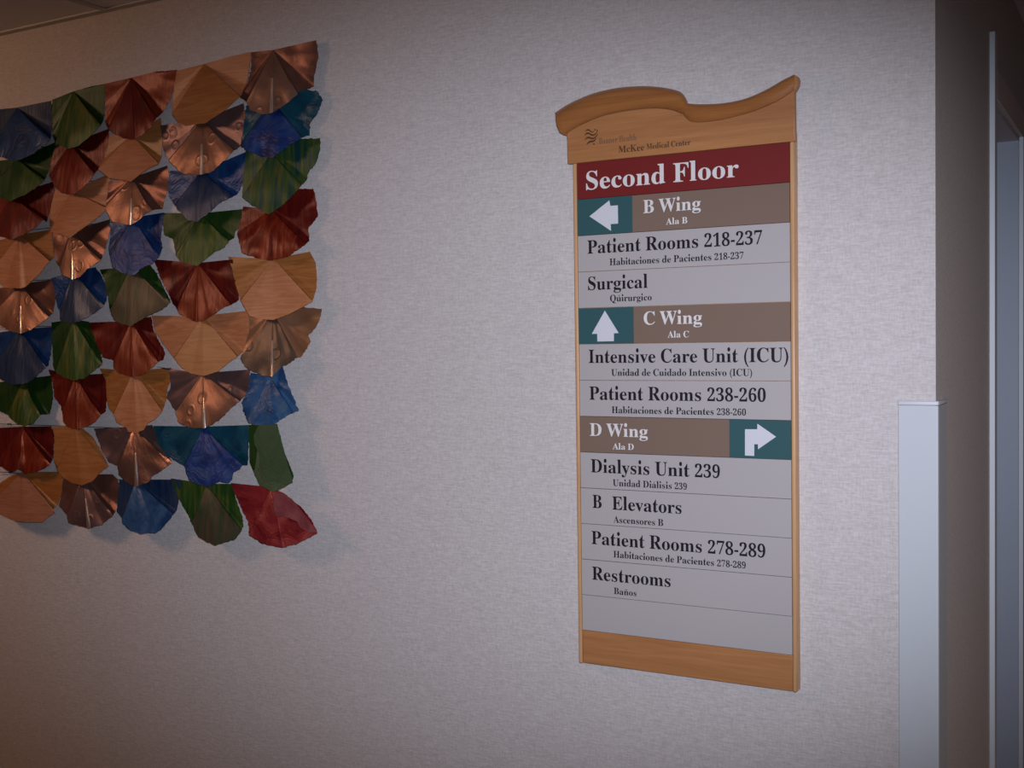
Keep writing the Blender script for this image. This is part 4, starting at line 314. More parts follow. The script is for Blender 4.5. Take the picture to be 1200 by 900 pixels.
 '5': (559, "+4'K*o'D*P'@*2'?)]'A)5'G(m'Q(R'^(<'m(+($'z(7's(K'q(`'s(v'{).(.)<(>)E(R)K(k)M(l)9(p)&(u(n)$(~)/(M)=(A)O(7)d(1*#(/*8(1*L(5*_(=*p(I+%(Y+1(n+;).+@)M+B)s+>*F+2*k*y+-*_+A*>+M)p+Q)X+P)C+O)1+L({+H(k+D([+?(++R(K/G,a/G,f-A,)-A+{-d+x-o+t-x+o.&+g.++]..+O./)5./)%,/)/,2)?,5)R,8)g,;)|,<*7,=+&,7+d,%,>+a,f+7-#*[-+)s-()J,z)%,m(_,~(C,G(,,/'r+n'b+R'U", "#T#`#U#`#V#U#`#_#V#_#^#V#^#]#V#]#~#V#~#W#V#T#a#`#[#W#~#Z#W#[#Y#W#Z#X#W#Y#f#h#g#e#h#f#d#h#e#c#h#d#c#i#h#b#i#c#a#i#b#T#i#a#T#j#i#T#M#j#M#k#j#S#R#T#R#Q#T#Q#P#T#P#O#T#O#N#T#N#M#T#L#k#M#K#k#L#J#k#K#J#l#k#I#l#J#H#l#I#H#m#l#G#m#H#G#n#m#F#n#G#E#n#F#4#6#5#3#6#4#E#o#n#2#6#3#1#6#2#1#7#6#0#7#1#D#o#E#0#8#7#D#p#o#/#8#0#C#p#D#/#9#8#.#9#/#C#q#p#.#:#9#B#q#C#.#;#:#-#;#.#A#q#B#A#r#q#-#<#;#@#r#A#,#<#-#,#=#<#?#r#@#,#>#=#>#r#?#,#r#>#,#s#r#+#s#,#+#t#s#*#t#+#*#u#t#)#u#*#)###u#(###)#(#$###'#$#(#'#%#$#&#%#'"),
 '6': (559, ",~(),.']+N'F*b'?*2'C)a'O)9'd(p('(S(L(;({(*)X'y*>'v+-'x+c($,=(.,n(;-B(M-l(b.8(|.Y)@.u)b/2*./C*Y/N+-/Q+V/O+x/J,;/A,S/6,f/(,t.r-$.a-*.N-,.;-).',z-n,j-],S-P,4-H+d-E+c-[+b-o+_.)+Z.;+T.K+K.Y+A.d+4.j+$.l*Z.e*;.N)|.))h-O)Z,h)S+x)_,%)q,-*,,5*D,<*a,@+',A+`,;,7,),`+d-%+:-7*a-=*$-6);-#(Z)s(j*0(G*I(2*e(+*|(/+5(<+F(Q+R(q+Z)@+~)t+Y*K+Q*r+D+5+2+J*v+V*~+Z*J+X*7+S*#+K)k+@)]+6)S++)W*/)b)D", "#:#<#;#:#=#<#9#=#:#9#>#=#8#>#9#8#?#>#8#@#?#7#@#8#7#A#@#6#S#7#S#A#7#S#B#A#6#T#S#R#B#S#Q#B#R#6#U#T#P#B#Q#P#C#B#O#C#P#5#U#6#O#D#C#5#V#U#N#D#O#M#D#N#M#E#D#4#V#5#L#E#M#4#W#V#L#F#E#K#F#L#K#G#F#3#W#4#K#H#G#J#H#K#J#I#H#3#X#W#2#X#3#1#X#2#1#Y#X#^#`#_#]#`#^#0#Y#1#~#`#]#~#a#`#[#a#~#Z#a#[#Z#b#a#Y#b#Z#0#b#Y#0#w#b#w#c#b#/#x#0#x#w#0#v#c#w#/#y#x#u#c#v#/#z#y#/#{#z#t#c#u#/#|#{#t#d#c#/$##|#s#d#t#.$##/#.$$$##r#d#s#r#e#d#q#e#r#-$$#.#-$%$$#q#f#e#p#f#q#,$%#-#,#h$%#o#f#p#o#g#f#+#h#,#n#g#o#+#i#h#n###g#m###n#*#i#+#*#j#i#l###m#*#k#j#k###l#*###k#*#$###)#$#*#(#$#)#(#%#$#'#%#(#'#&#%"),
 '7': (559, "*8'I)9'I,5.0)?.0(|.*(j-t(a-Y([-%'u-%'z/G-?/G-?.n", "#+#(#,#(#'#,#'#-#,#'#&#-#&#.#-#&#%#.#%###.#$###%#+#)#(#+#*#)"),
 '8': (559, ",X't,$'V+?'E*N'?)t'B)F'K(x'Y(W'm(<(*('(E's(d'j)*'g)M'l)v'y*@(6*^(T*x(x+7)D+L(|+c(],#(D,@(2,_((-'($-M(&-l(..0(:.L(L.g(e/$)*/7)P/E*$/N*Z/Q+A/K+w/;,G.y,e.U,w.*-#-T,y-.,m,h,X,N,=,6+v+z+R+f,++K,V+,,v*g-1*F->)|-B)T-:(s-$(B)v,d*2,R*L,@*k,0+&,?+8,O+E,b+N,x+S-8+U-V+T-i+P-{+K.2+C.B+9.P+,.~*x.f*g.k*T.m*;.j*'._)q.N)e.7)]-w)[-Y)^-9)g,y)](F)s(2*4(&*S'|*r(&+3(1+I(D+Z(]+d({+g)C+c)a+X)|+E*9+**O*_*e*1*|)w*l)d*Z)T*E)H*-)@)j)>)I)A)%)L(`", "#C#E#D#B#E#C#B#F#E#A#F#B#A#G#F#@#G#A#?#G#@#?#k#G#k#j#G#j#H#G#?#l#k#i#H#j#?#m#l#>#m#?#h#H#i#>#n#m#g#H#h#g#I#H#f#I#g#>#o#n#=#o#>#e#I#f#=#p#o#d#I#e#<#p#=#d#J#I#c#J#d#<#q#p#;#q#<#b#J#c#;#r#q#a#J#b#a#K#J#:#r#;#:#s#r#`#K#a#`#L#K#9#s#:#9#Y#s#_#L#`#_#M#L#9#Z#Y#^#M#_#8#Z#9#8#[#Z#]#M#^#]#N#M#8#~#[#7#~#8#~#N#]#~#O#N#7#O#~#6#O#7#6#P#O#6#Q#P#5#Q#6#4#Q#5#4#R#Q#3#R#4#3$)#R$)#S#R#3$*$)$(#S$)#2$*#3#2$+$*$(#T#S$'#T$(#1$+#2#1$,$+$&#T$'$&#U#T#1$-$,#0$-#1$%#U$&#0$.$-$$#U$%$$#V#U#/$.#0#/$/$.$##V$$$##W#V#.$/#/#.$0$/#|#W$##-$0#.#-$1$0#{#W#|#{#X#W#,$1#-#,#t$1#z#X#{#,#u#t#+#u#,#y#X#z#y###X#+#v#u#x###y#*#v#+#*#w#v#w###x#*###w#*#$###)#$#*#(#$#)#(#%#$#'#%#(#'#&#%"),
 '9': (559, "+J'^+#'M*Q'B)z'?)T'A)4'F(s'P(]'~(K'j(>'{(5(3(0(E(.(X(/(f(4(s(:)$(D).(Q)4(b)9(n(u(|(~)2(F)G(6)a(+*%((*m(H+B)M+U+4+I+&+6*p*z*b*a*W*D*P*$*N)H*T(r*f(J+*(++S'r,-'l,k'o-?'x-j(..6(C.X(^.u)#/2)H/C)r/N*E/Q*t/M+E/A+m/.,6.l,T.G,l-t-%-=-/,W-3+g-1+1-,*X-#*&,p)R,_)',J(Z,1(8+m'v)M,q)W,#)v+O*O+@*e+B*x+H+0+R+?+_+L+o+V,'+R,t+I-X+9.,+%.K*g.^*K.d*1._)v.R)d.;)W-t)P-J", "#R#T#S#Q#T#R#Q#U#T#P#U#Q#P#V#U#O#V#P#O#W#V#N#t#O#t#W#O#t#X#W#N#u#t#s#X#t#N#v#u#r#X#s#M#v#N#M#w#v#q#X#r#q#Y#X#M#x#w#L#x#M#p#Y#q#L#y#x#p#Z#Y#K#y#L#o#Z#p#K#e#y#J#e#K#o#[#Z#n#[#o#J#f#e#I#f#J#n#~#[#H#f#I#m#~#n#H#g#f#l#~#m#l#]#~#k#]#l#G#g#H#j#]#k#G#h#g#i#]#j#h#]#i#G#>#h#>#]#h#G#?#>#=#]#>#=#^#]#F#?#G#F#@#?#F#A#@#E#A#F#E#B#A#=#_#^#E#C#B#D#C#E#=#`#_#=#a#`#<#a#=#4#6#5#3#6#4#2#6#3#<#b#a#1#6#2#1#7#6#0#7#1#/#7#0#/#8#7#<#c#b#.#8#/#;#c#<#.#9#8#-#9#.#;#d#c#-#:#9#,#:#-#,#;#:#,#d#;#+#d#,#+###d#*###+#*#$###)#$#*#(#$#)#(#%#$#'#%#(#'#&#%"),
 '-': (323, "'q)C'q*J*Z*J*Z)C", '###%#$###&#%'),
 '(': (323, '*>$q)0&E(G(0(/*%(G+t)0-_*>/3*w/3*%-[)P+v)@*%)P(.*%&I*w$q', "#(#*#)#(#+#*#'#+#(#'#,#+#'#-#,#&#-#'#%#-#&#%#.#-#$#.#%#$#/#.#$#0#/###0#$"),
 ')': (323, "(3/3)A-_**+t*B*%**(0)A&E(3$q'T$q(L&I({(.)1*%({+v(L-['T/3", "#/###0#/#$###/#%#$#.#%#/#-#%#.#-#&#%#,#&#-#,#'#&#,#(#'#+#(#,#*#(#+#*#)#("),
}

# ------------------------------------------------------------------ the room
XC = -0.3640      # x of the outside corner
CEIL = EYE + 0.9211
XL, YB = -6.0, -3.2
FRX = 2.4
s = box('wall_back', XL, XC - 0.14, YW, YW + 0.11, 0, CEIL + 0.05, M['paper']); tag(s, kind='structure')
YD0, YD1 = 3.01, 3.62           # doorway in the return wall: near and far edge
z_open = EYE + 0.575
v, f = [], []
def add(v, f, bx):
    n = len(v); v += bx[0]; f += [tuple(i + n for i in q) for q in bx[1]]
add(v, f, boxv(XC - 0.14, XC, YW, YD0, 0, CEIL + 0.05))
add(v, f, boxv(XC - 0.14, XC, YD0, YD1, z_open, CEIL + 0.05))
add(v, f, boxv(XC - 0.14, XC, YD1, 7.0, 0, CEIL + 0.05))
s = obj('wall_return', v, f, M['paper']); tag(s, kind='structure')
s = box('wall_right', FRX, FRX + 0.1, YB, 7.0, 0, CEIL + 0.05, M['paper_side']); tag(s, kind='structure')
s = box('wall_end', XC - 0.14, FRX + 0.1, 7.0, 7.1, 0, CEIL + 0.05, M['paper_side']); tag(s, kind='structure')
s = box('wall_front', XL, FRX + 0.1, YB - 0.1, YB, 0, CEIL + 0.05, M['paper_side']); tag(s, kind='structure')
s = box('wall_left', XL - 0.1, XL, YB - 0.1, YW + 0.11, 0, CEIL + 0.05, M['paper_side']); tag(s, kind='structure')
s = box('floor', XL - 0.1, FRX + 0.1, YB - 0.1, 7.1, -0.05, 0, M['floor']); tag(s, kind='structure')
# ceiling with its lay-in tiles and tees; one cross tee meets the wall at px 132
ceil = box('ceiling', XL - 0.1, FRX + 0.1, YB - 0.1, 7.1, CEIL + 0.030, CEIL + 0.08, M['ceil']); tag(ceil, kind='structure')
d = ray(128, 3); xt = d.x * (YW / d.y)
P = 0.61
x = xt - P * 4
while x < FRX:
    box('ceiling_tee', x - 0.012, x + 0.012, YB, YW - 0.022 if x < XC - 0.02 else 7.0, CEIL - 0.001, CEIL + 0.012, M['tee'], ceil)
    x += P
for k in range(9):
    y = YW - 0.35 - k * P
    if y > YB: box('ceiling_tee', XL, FRX, y - 0.012, y + 0.012, CEIL - 0.0005, CEIL + 0.011, M['tee'], ceil)
box('wall_angle', XL, XC, YW - 0.022, YW, CEIL - 0.0015, CEIL + 0.02, M['tee'], ceil)
x = xt - P * 4
while x < FRX:
    for k in range(-1, 8):
        y1 = min(YW - 0.022, YW - 0.35 - k * P - 0.012); y0 = YW - 0.35 - (k + 1) * P + 0.012
        if y1 - y0 < 0.05 or y0 < YB: continue
        box('ceiling_tile', x + 0.012, min(x + P - 0.012, FRX), y0, y1, CEIL + 0.003, CEIL + 0.022, M['ceil'], ceil)
    x += P
box('ceiling_panel', XC + 0.001, FRX, YW - 0.02, 7.0, CEIL + 0.004, CEIL + 0.02, M['ceil'], ceil)
s = box('baseboard_back', XL, XC + 0.012, YW - 0.012, YW, 0, 0.10, M['jamb']); tag(s, kind='structure')
s = box('baseboard_return', XC, XC + 0.012, YW, YD0 - 0.05, 0, 0.10, M['jamb']); tag(s, kind='structure')

# doorway round the corner: casing, head, jambs and the recessed door
DX = XC + 0.0125
door = empty('door_1', (XC - 0.1, (YD0 + YD1) / 2, 0), None, None); tag(door, kind='structure')
zt = EYE + 0.728
box('door_leaf', XC - 0.125, XC - 0.085, YD0, YD1, 0.01, z_open, M['jamb'], door)
box('jamb', XC - 0.13, XC + 0.0005, YD1 - 0.012, YD1, 0, z_open, M['jamb'], door)
box('jamb', XC - 0.13, XC + 0.0005, YD0, YD0 + 0.012, 0, z_open, M['jamb'], door)
box('head_jamb', XC - 0.13, XC + 0.0005, YD0, YD1, z_open - 0.012, z_open, M['headc'], door)
s = box('trim_1', XC, DX, YD0 - 0.035, YD0 + 0.006, 0, zt, M['casing'], None, 0.0012); tag(s, kind='structure')
s = box('trim_2', XC, DX, YD0 + 0.006, YD1 + 0.06, z_open, z_open + 0.072, M['headc'], None, 0.0012); tag(s, kind='structure')
s = box('trim_3', XC, DX, YD1, YD1 + 0.06, 0, z_open, M['casing'], None, 0.0012); tag(s, kind='structure')

# white corner guard on the outside corner
gz = at(1076, 470, 0.006).z
gx0 = at(1052, 600, 0.006).x
cg = empty('corner_guard', (XC, YW, 0.1), 'tall white vinyl guard wrapped around the wall corner, right of the directory sign', 'corner guard')
t = 0.0055
gv = [(gx0, YW), (gx0 + 0.002, YW - t), (XC + t - 0.004, YW - t), (XC + t - 0.001, YW - t + 0.001), (XC + t, YW - t + 0.004), (XC + t, YW + 0.088), (XC, YW + 0.09), (XC, YW)]
def prism(pts, z0, z1):
    n = len(pts); v = [(x, y, z0) for x, y in pts] + [(x, y, z1) for x, y in pts]
    f = [tuple(range(n)), tuple(range(2 * n - 1, n - 1, -1))] + [(i, (i + 1) % n, n + (i + 1) % n, n + i) for i in range(n)]
    return v, f
v, f = prism(gv, 0.10, gz - 0.0085); obj('guard_cover', v, f, M['white'], cg)
def grow(pts, e): return [(x - e if i < 2 else x + (e if i < 6 else 0), y - (e if 0 < i < 5 else 0) + (e if i == 5 else 0)) for i, (x, y) in enumerate(pts)]
v, f = prism(grow(gv, 0.0012), gz - 0.0075, gz); o = obj('end_cap', v, f, M['cap'], cg); bevel(o, 0.001)

# ------------------------------------------------------------------ lettering
def dec(s):
    o = []
    for i in range(0, len(s), 2):
        a, b = [(92 if ch == '~' else ord(ch)) - 35 for ch in s[i:i + 2]]
        o.append(a * 90 + b - 400)
    return o
GL = {}
for k, (adv, vs, fs) in GLYPHS.items():
    vs = dec(vs); fs = [i + 400 for i in dec(fs)]
    GL[k] = (adv / 1000, [(vs[i] / 1000, vs[i + 1] / 1000) for i in range(0, len(vs), 2)], [tuple(fs[i:i + 3]) for i in range(0, len(fs), 3)])
ACC = {'á': ('a', [((0.20, 0.50), (0.25, 0.50), (0.37, 0.66), (0.29, 0.68))]),
       'ú': ('u', [((0.24, 0.50), (0.29, 0.50), (0.41, 0.66), (0.33, 0.68))]),
       'ñ': ('n', [((0.14, 0.53), (0.17, 0.61), (0.22, 0.635), (0.20, 0.56)), ((0.20, 0.56), (0.22, 0.635), (0.36, 0.60), (0.34, 0.525)), ((0.34, 0.525), (0.36, 0.60), (0.42, 0.64), (0.45, 0.64))])}
def text_mesh(s, track=0.0, lower=0.90):
    V, F, x = [], [], 0.0
    for ch in s:
        if ch == ' ': x += 0.25; continue
        acc = None
        if ch in ACC: ch, acc = ACC[ch]
        adv, vs, fs = GL[ch]
        low = ch.islower()
        n = len(V)
        kx = 1.0 if low else 0.83 if ch.isdigit() or ch == '-' else 0.97
        for a, b in vs:
            if low: b = b * lower if b < 0.47 else 0.47 * lower + (b - 0.47) * (0.70 - 0.47 * lower) / (0.672 - 0.47)
            if ch.isdigit(): b *= 0.93
            V.append((x + a * kx, b))
        F += [tuple(i + n for i in t) for t in fs]
        if acc:
            for q in acc:
                n = len(V); V += [(x + a * kx, b - 0.03) for a, b in q]; F.append((n, n + 1, n + 2, n + 3))
        x += adv * kx + track
    return V, F
CAPH = 0.672
def text(s, xl, yb, xr, off, cap, mat, parent, name='lettering'):
    """a line of print on the plane `off`, from px xl,yb (left end of baseline) to px xr; cap height in metres"""
    a = at(xl, yb, off); V, F = text_mesh(s)
    x0 = min(v[0] for v in V); x1 = max(v[0] for v in V)
    # right end: same height, so solve x on the plane along the horizontal
    X = a.x
    for _ in range(8):
        p = Vector((X, YW - off, a.z)) - Vector((0, 0, EYE))
        u = 600 + FPX * p.dot(R_) / p.dot(W_)
        X += (xr - u) * 0.0016
    kx = (X - a.x) / (x1 - x0); kz = cap / CAPH
    vs = [(a.x + (x - x0) * kx, YW - off - 0.0004, a.z + y * kz) for x, y in V]
    o = obj(name, vs, F, mat, parent)
    return o
def plate(pts, off, thick, mat, parent, name, label=None, bv=0):
    """a thin plate whose front outline is given in px at `off`"""
    n = len(pts); fr = [at(x, y, off) for x, y in pts]
    v = fr + [p + Vector((0, thick, 0)) for p in fr]
    f = [tuple(range(n)), tuple(range(2 * n - 1, n - 1, -1))] + [(i, (i + 1) % n, n + (i + 1) % n, n + i) for i in range(n)]
    o = obj(name, v, f, mat, parent, label=label)
    if bv: bevel(o, bv)
    return o

# ------------------------------------------------------------------ the directory sign
SO = 0.025                       # slat face in front of the wall
SL, SR = -1.07976, -0.62632
ZT = EYE + 0.38016; RH = 0.076362
sign = empty('directory_sign', ((SL + SR) / 2, YW, ZT - 14.2 * RH), 'maple framed hospital directory sign with grey slats, headed Second Floor', 'sign')
zb = at(803, 793.5, SO).z
box('backing_board', SL - 0.010, SR + 0.006, YW - 0.017, YW, zb + 0.001, ZT + 0.055, M['maple_v'], sign)
o = box('side_rail', SR + 0.0008, SR + 0.0095, YW - SO - 0.002, YW, zb, ZT + 0.02, M['maple_v'], sign); bevel(o, 0.003, 3)
o = box('side_rail', SL - 0.0085, SL - 0.0008, YW - SO - 0.002, YW, zb, ZT + 0.02, M['maple_v'], sign); bevel(o, 0.002, 3)
box('bottom_panel', SL, SR, YW - SO + 0.0015, YW - 0.017, zb + 0.0005, ZT - 13 * RH - 0.0006, M['maple'], sign, 0.0008)
rows = ['red', 'taupe', 'slat', 'slat', 'taupe', 'slat', 'slat', 'taupe', 'slat', 'slat', 'slat', 'slat', 'slat']
rlab = {0: 'dark red title slat with white lettering', 1: 'taupe slat for B Wing', 4: 'taupe slat for C Wing', 7: 'taupe slat for D Wing with arrow at its right end'}
S = []
for i, k in enumerate(rows):
    dz = [0, 0, 0, 0.0003, 0, 0, 0.0003, 0, 0, 0.0004, 0, 0.0005, 0][i]
    S.append(box('sign_slat', SL, SR, YW - SO - dz, YW - 0.017, ZT - (i + 1) * RH + 0.0004, ZT - i * RH - 0.0004, M[k], sign, 0.0005, rlab.get(i)))
def tl(i, s, xl, yb, xr, cap, mat='ink'): text(s, xl, yb, xr, SO + 0.0007, cap * RH, M[mat], S[i])
tl(0, 'Second Floor', 687, 222.5, 865.7, .49, 'letter')
tl(1, 'B Wing', 753.9, 250, 821.3, .345, 'letter'); tl(1, 'Ala B', 780.5, 263.3, 805.6, .165, 'letter')
tl(2, 'Patient Rooms 218-237', 688.5, 297.4, 893.3, .36); tl(2, 'Habitaciones de Pacientes 218-237', 714.5, 311, 871.5, .18)
tl(3, 'Surgical', 689.3, 340, 759, .36); tl(3, 'Qúirurgico', 715, 353.5, 763.8, .18)
tl(4, 'C Wing', 754.5, 380.5, 822.8, .345, 'letter'); tl(4, 'Ala C', 782.5, 395.6, 807.5, .165, 'letter')
tl(5, 'Intensive Care Unit (ICU)', 690, 425.3, 924, .36); tl(5, 'Unidad de Cuidado Intensivo (ICU)', 716.5, 440.3, 881.5, .18)
tl(6, 'Patient Rooms 238-260', 690.8, 468.3, 897.5, .36); tl(6, 'Habitaciones de Pacientes 238-260', 717, 484, 874.3, .18)
tl(7, 'D Wing', 691.3, 510.6, 759.3, .345, 'letter'); tl(7, 'Ala D', 718, 526.4, 742.8, .165, 'letter')
tl(8, 'Dialysis Unit 239', 692.5, 553.3, 843.8, .36); tl(8, 'Unidad Diálisis 239', 718.3, 569.3, 805, .18)
tl(9, 'B', 694.5, 595, 705.3, .36); tl(9, 'Elevators', 717.5, 597, 798.8, .36); tl(9, 'Ascensores B', 719, 612.3, 777.3, .18)
tl(10, 'Patient Rooms 278-289', 693.3, 637.3, 897, .36); tl(10, 'Habitaciones de Pacientes 278-289', 719, 653, 874, .18)
tl(11, 'Restrooms', 694, 679, 786, .36); tl(11, 'Baños', 719.5, 696, 746, .18)
# teal arrow tiles
xB = at(741, 255, SO).x; xC = at(742.5, 385, SO).x; xD = at(855, 515, SO).x
for i, x0, x1, arrow in (
    (1, SL + 0.0002, xB, [(690.7, 253.5), (714, 234.8), (715.2, 241.2), (724, 240.6), (724.3, 262), (715.6, 262.6), (716, 270.5)]),
    (4, SL + 0.0002, xC, [(708.8, 364), (725, 390.3), (719.4, 390.6), (719.3, 399.8), (700, 400.2), (699.8, 391.2), (693.5, 391.3)]),
    (7, xD, SR - 0.0002, [(887.5, 496.5), (909.5, 511.8), (888.3, 526.5), (888.2, 520.6), (883.9, 520.5), (883.8, 534.3), (873, 533.8), (873, 503), (887.4, 503)])):
    box('arrow_tile', x0, x1, YW - SO - 0.0009, YW - SO + 0.001, ZT - (i + 1) * RH + 0.0004, ZT - i * RH - 0.0004, M['teal'], S[i], 0, 'teal tile with white arrow')
    plate(arrow, SO + 0.0013, 0.0006, M['arrow'], S[i], 'arrow')
# header board
HO = 0.036
hb = plate([(665.3, 192.1), (931.6, 165.2), (930.9, 105), (918, 112), (893, 123), (869, 131), (840, 137.5), (810, 138), (789, 126), (768, 123), (741, 124.5), (709, 131), (680, 143), (664.2, 153)],
           HO, 0.014, M['maple'], sign, 'header_board', None, 0.0012)
text('Banner Health', 701.9, 168.9, 745.9, HO + 0.0003, 0.0125, M['engraved_soft'], hb)
text('McKee', 724.8, 179.2, 755.2, HO + 0.0003, 0.0135, M['engraved'], hb)
text('Medical Center', 757.6, 175.0, 809.3, HO + 0.0003, 0.0110, M['engraved'], hb)
# emblem: four wavy bands at the left, a crest of fine bars at the right
v, f = [], []
def band(pts):
    n = len(v)
    for x, y0, y1 in pts:
        v.append(at(x, y0, HO + 0.0006)); v.append(at(x, y1, HO + 0.0006))
    for i in range(len(pts) - 1): f.append((n + 2 * i, n + 2 * i + 1, n + 2 * i + 3, n + 2 * i + 2))
band([(685.5, 154.2, 154.6), (687.5, 151.6, 153.2), (690, 151.2, 153.2), (692.3, 153.2, 154.8), (694.3, 154.4, 155.4), (696.3, 153.4, 154.2)])
band([(684.4, 158.8, 159.2), (687, 155.4, 157.4), (689.8, 155.0, 157.0), (692.3, 156.6, 158.6), (695, 157.6, 159.4), (698, 156.2, 157.8), (700, 153.8, 155)])
band([(684.9, 164.0, 164.3), (687.5, 160.6, 162.6), (690.2, 160.0, 162.2), (692.8, 161.0, 163.0), (695.5, 161.4, 163.4), (698, 159.6, 161.6), (700.4, 156.4, 158)])
band([(687, 169.6, 170.0), (689.2, 166.2, 168.4), (691.8, 164.6, 167.0), (694.6, 164.6, 166.8), (697, 163.6, 165.6), (699, 161.6, 162.8)])
for x, y in ((696.5, 151.2), (699, 152.2), (695.2, 168.0)):
    band([(x, y, y + 1.6), (x + 1.6, y, y + 1.6)])
obj('emblem', v, f, M['engraved'], hb)

# crown moulding in two swept pieces, lofted between a lower and an upper line
def resample(pts, n):
    L = [0.0]
    for a, b in zip(pts, pts[1:]): L.append(L[-1] + math.hypot(b[0] - a[0], b[1] - a[1]))
    out, j = [], 0
    def cr(p0, p1, p2, p3, t):
        return tuple(0.5 * ((2 * b) + (-a + c_) * t + (2 * a - 5 * b + 4 * c_ - d_) * t * t + (-a + 3 * b - 3 * c_ + d_) * t ** 3) for a, b, c_, d_ in zip(p0, p1, p2, p3))
    for i in range(n):
        s_ = L[-1] * i / (n - 1)
        while j < len(pts) - 2 and L[j + 1] < s_: j += 1
        t_ = (s_ - L[j]) / max(1e-9, L[j + 1] - L[j])
        out.append(cr(pts[max(j - 1, 0)], pts[j], pts[j + 1], pts[min(j + 2, len(pts) - 1)], t_))
    return out
def loft(lower, upper, prof, name, mat, n=60):
    lo, up = resample(lower, n), resample(upper, n)
    v, f = [], []; k = len(prof)
    for a, b in zip(lo, up):
        for t_, off in prof: v.append(at(a[0] + (b[0] - a[0]) * t_, a[1] + (b[1] - a[1]) * t_, off))
    for i in range(n - 1):
        for j in range(k):
            f.append((i * k + j, i * k + (j + 1) % k, (i + 1) * k + (j + 1) % k, (i + 1) * k + j))
    f.append(tuple(range(k))); f.append(tuple(range((n - 1) * k + k - 1, (n - 1) * k - 1, -1)))
    return obj(name, v, f, mat, sign, smooth=45)
lowL = [(660.6, 158.3), (680, 147), (709, 135.2), (741, 129), (768, 127), (787, 129), (799, 133.5)]
upL = [(650.6, 132), (666.7, 121.6), (693, 110.2), (720, 103.5), (746.7, 101), (768, 101.5), (789, 104.8), (800, 109.6), (806, 119.5)]
lowR = [(798, 130), (804, 138.5), (814, 143.4), (840, 141.5), (869, 134.8), (893, 126.8), (914.7, 116.7), (929.8, 106)]
upR = [(798, 118), (808, 121.3), (826.7, 122), (848, 120.7), (872, 115.9), (896, 106), (917, 94), (930.7, 87.2)]
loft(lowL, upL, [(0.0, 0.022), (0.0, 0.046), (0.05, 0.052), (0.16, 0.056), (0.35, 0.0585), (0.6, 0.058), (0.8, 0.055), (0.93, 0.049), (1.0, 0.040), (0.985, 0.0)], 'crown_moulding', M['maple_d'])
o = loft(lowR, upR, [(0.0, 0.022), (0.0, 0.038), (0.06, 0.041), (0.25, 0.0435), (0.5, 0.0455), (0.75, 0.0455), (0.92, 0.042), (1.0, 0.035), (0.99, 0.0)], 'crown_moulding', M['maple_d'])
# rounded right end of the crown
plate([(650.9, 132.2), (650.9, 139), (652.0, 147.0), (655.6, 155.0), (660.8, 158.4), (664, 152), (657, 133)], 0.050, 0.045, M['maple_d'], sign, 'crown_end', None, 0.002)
plate([(929.6, 106.3), (930.4, 87.2), (933.6, 88.8), (935.2, 92.8), (934.4, 99.5), (931.6, 105)], 0.040, 0.02, M['maple'], sign, 'crown_end', None, 0.0012)

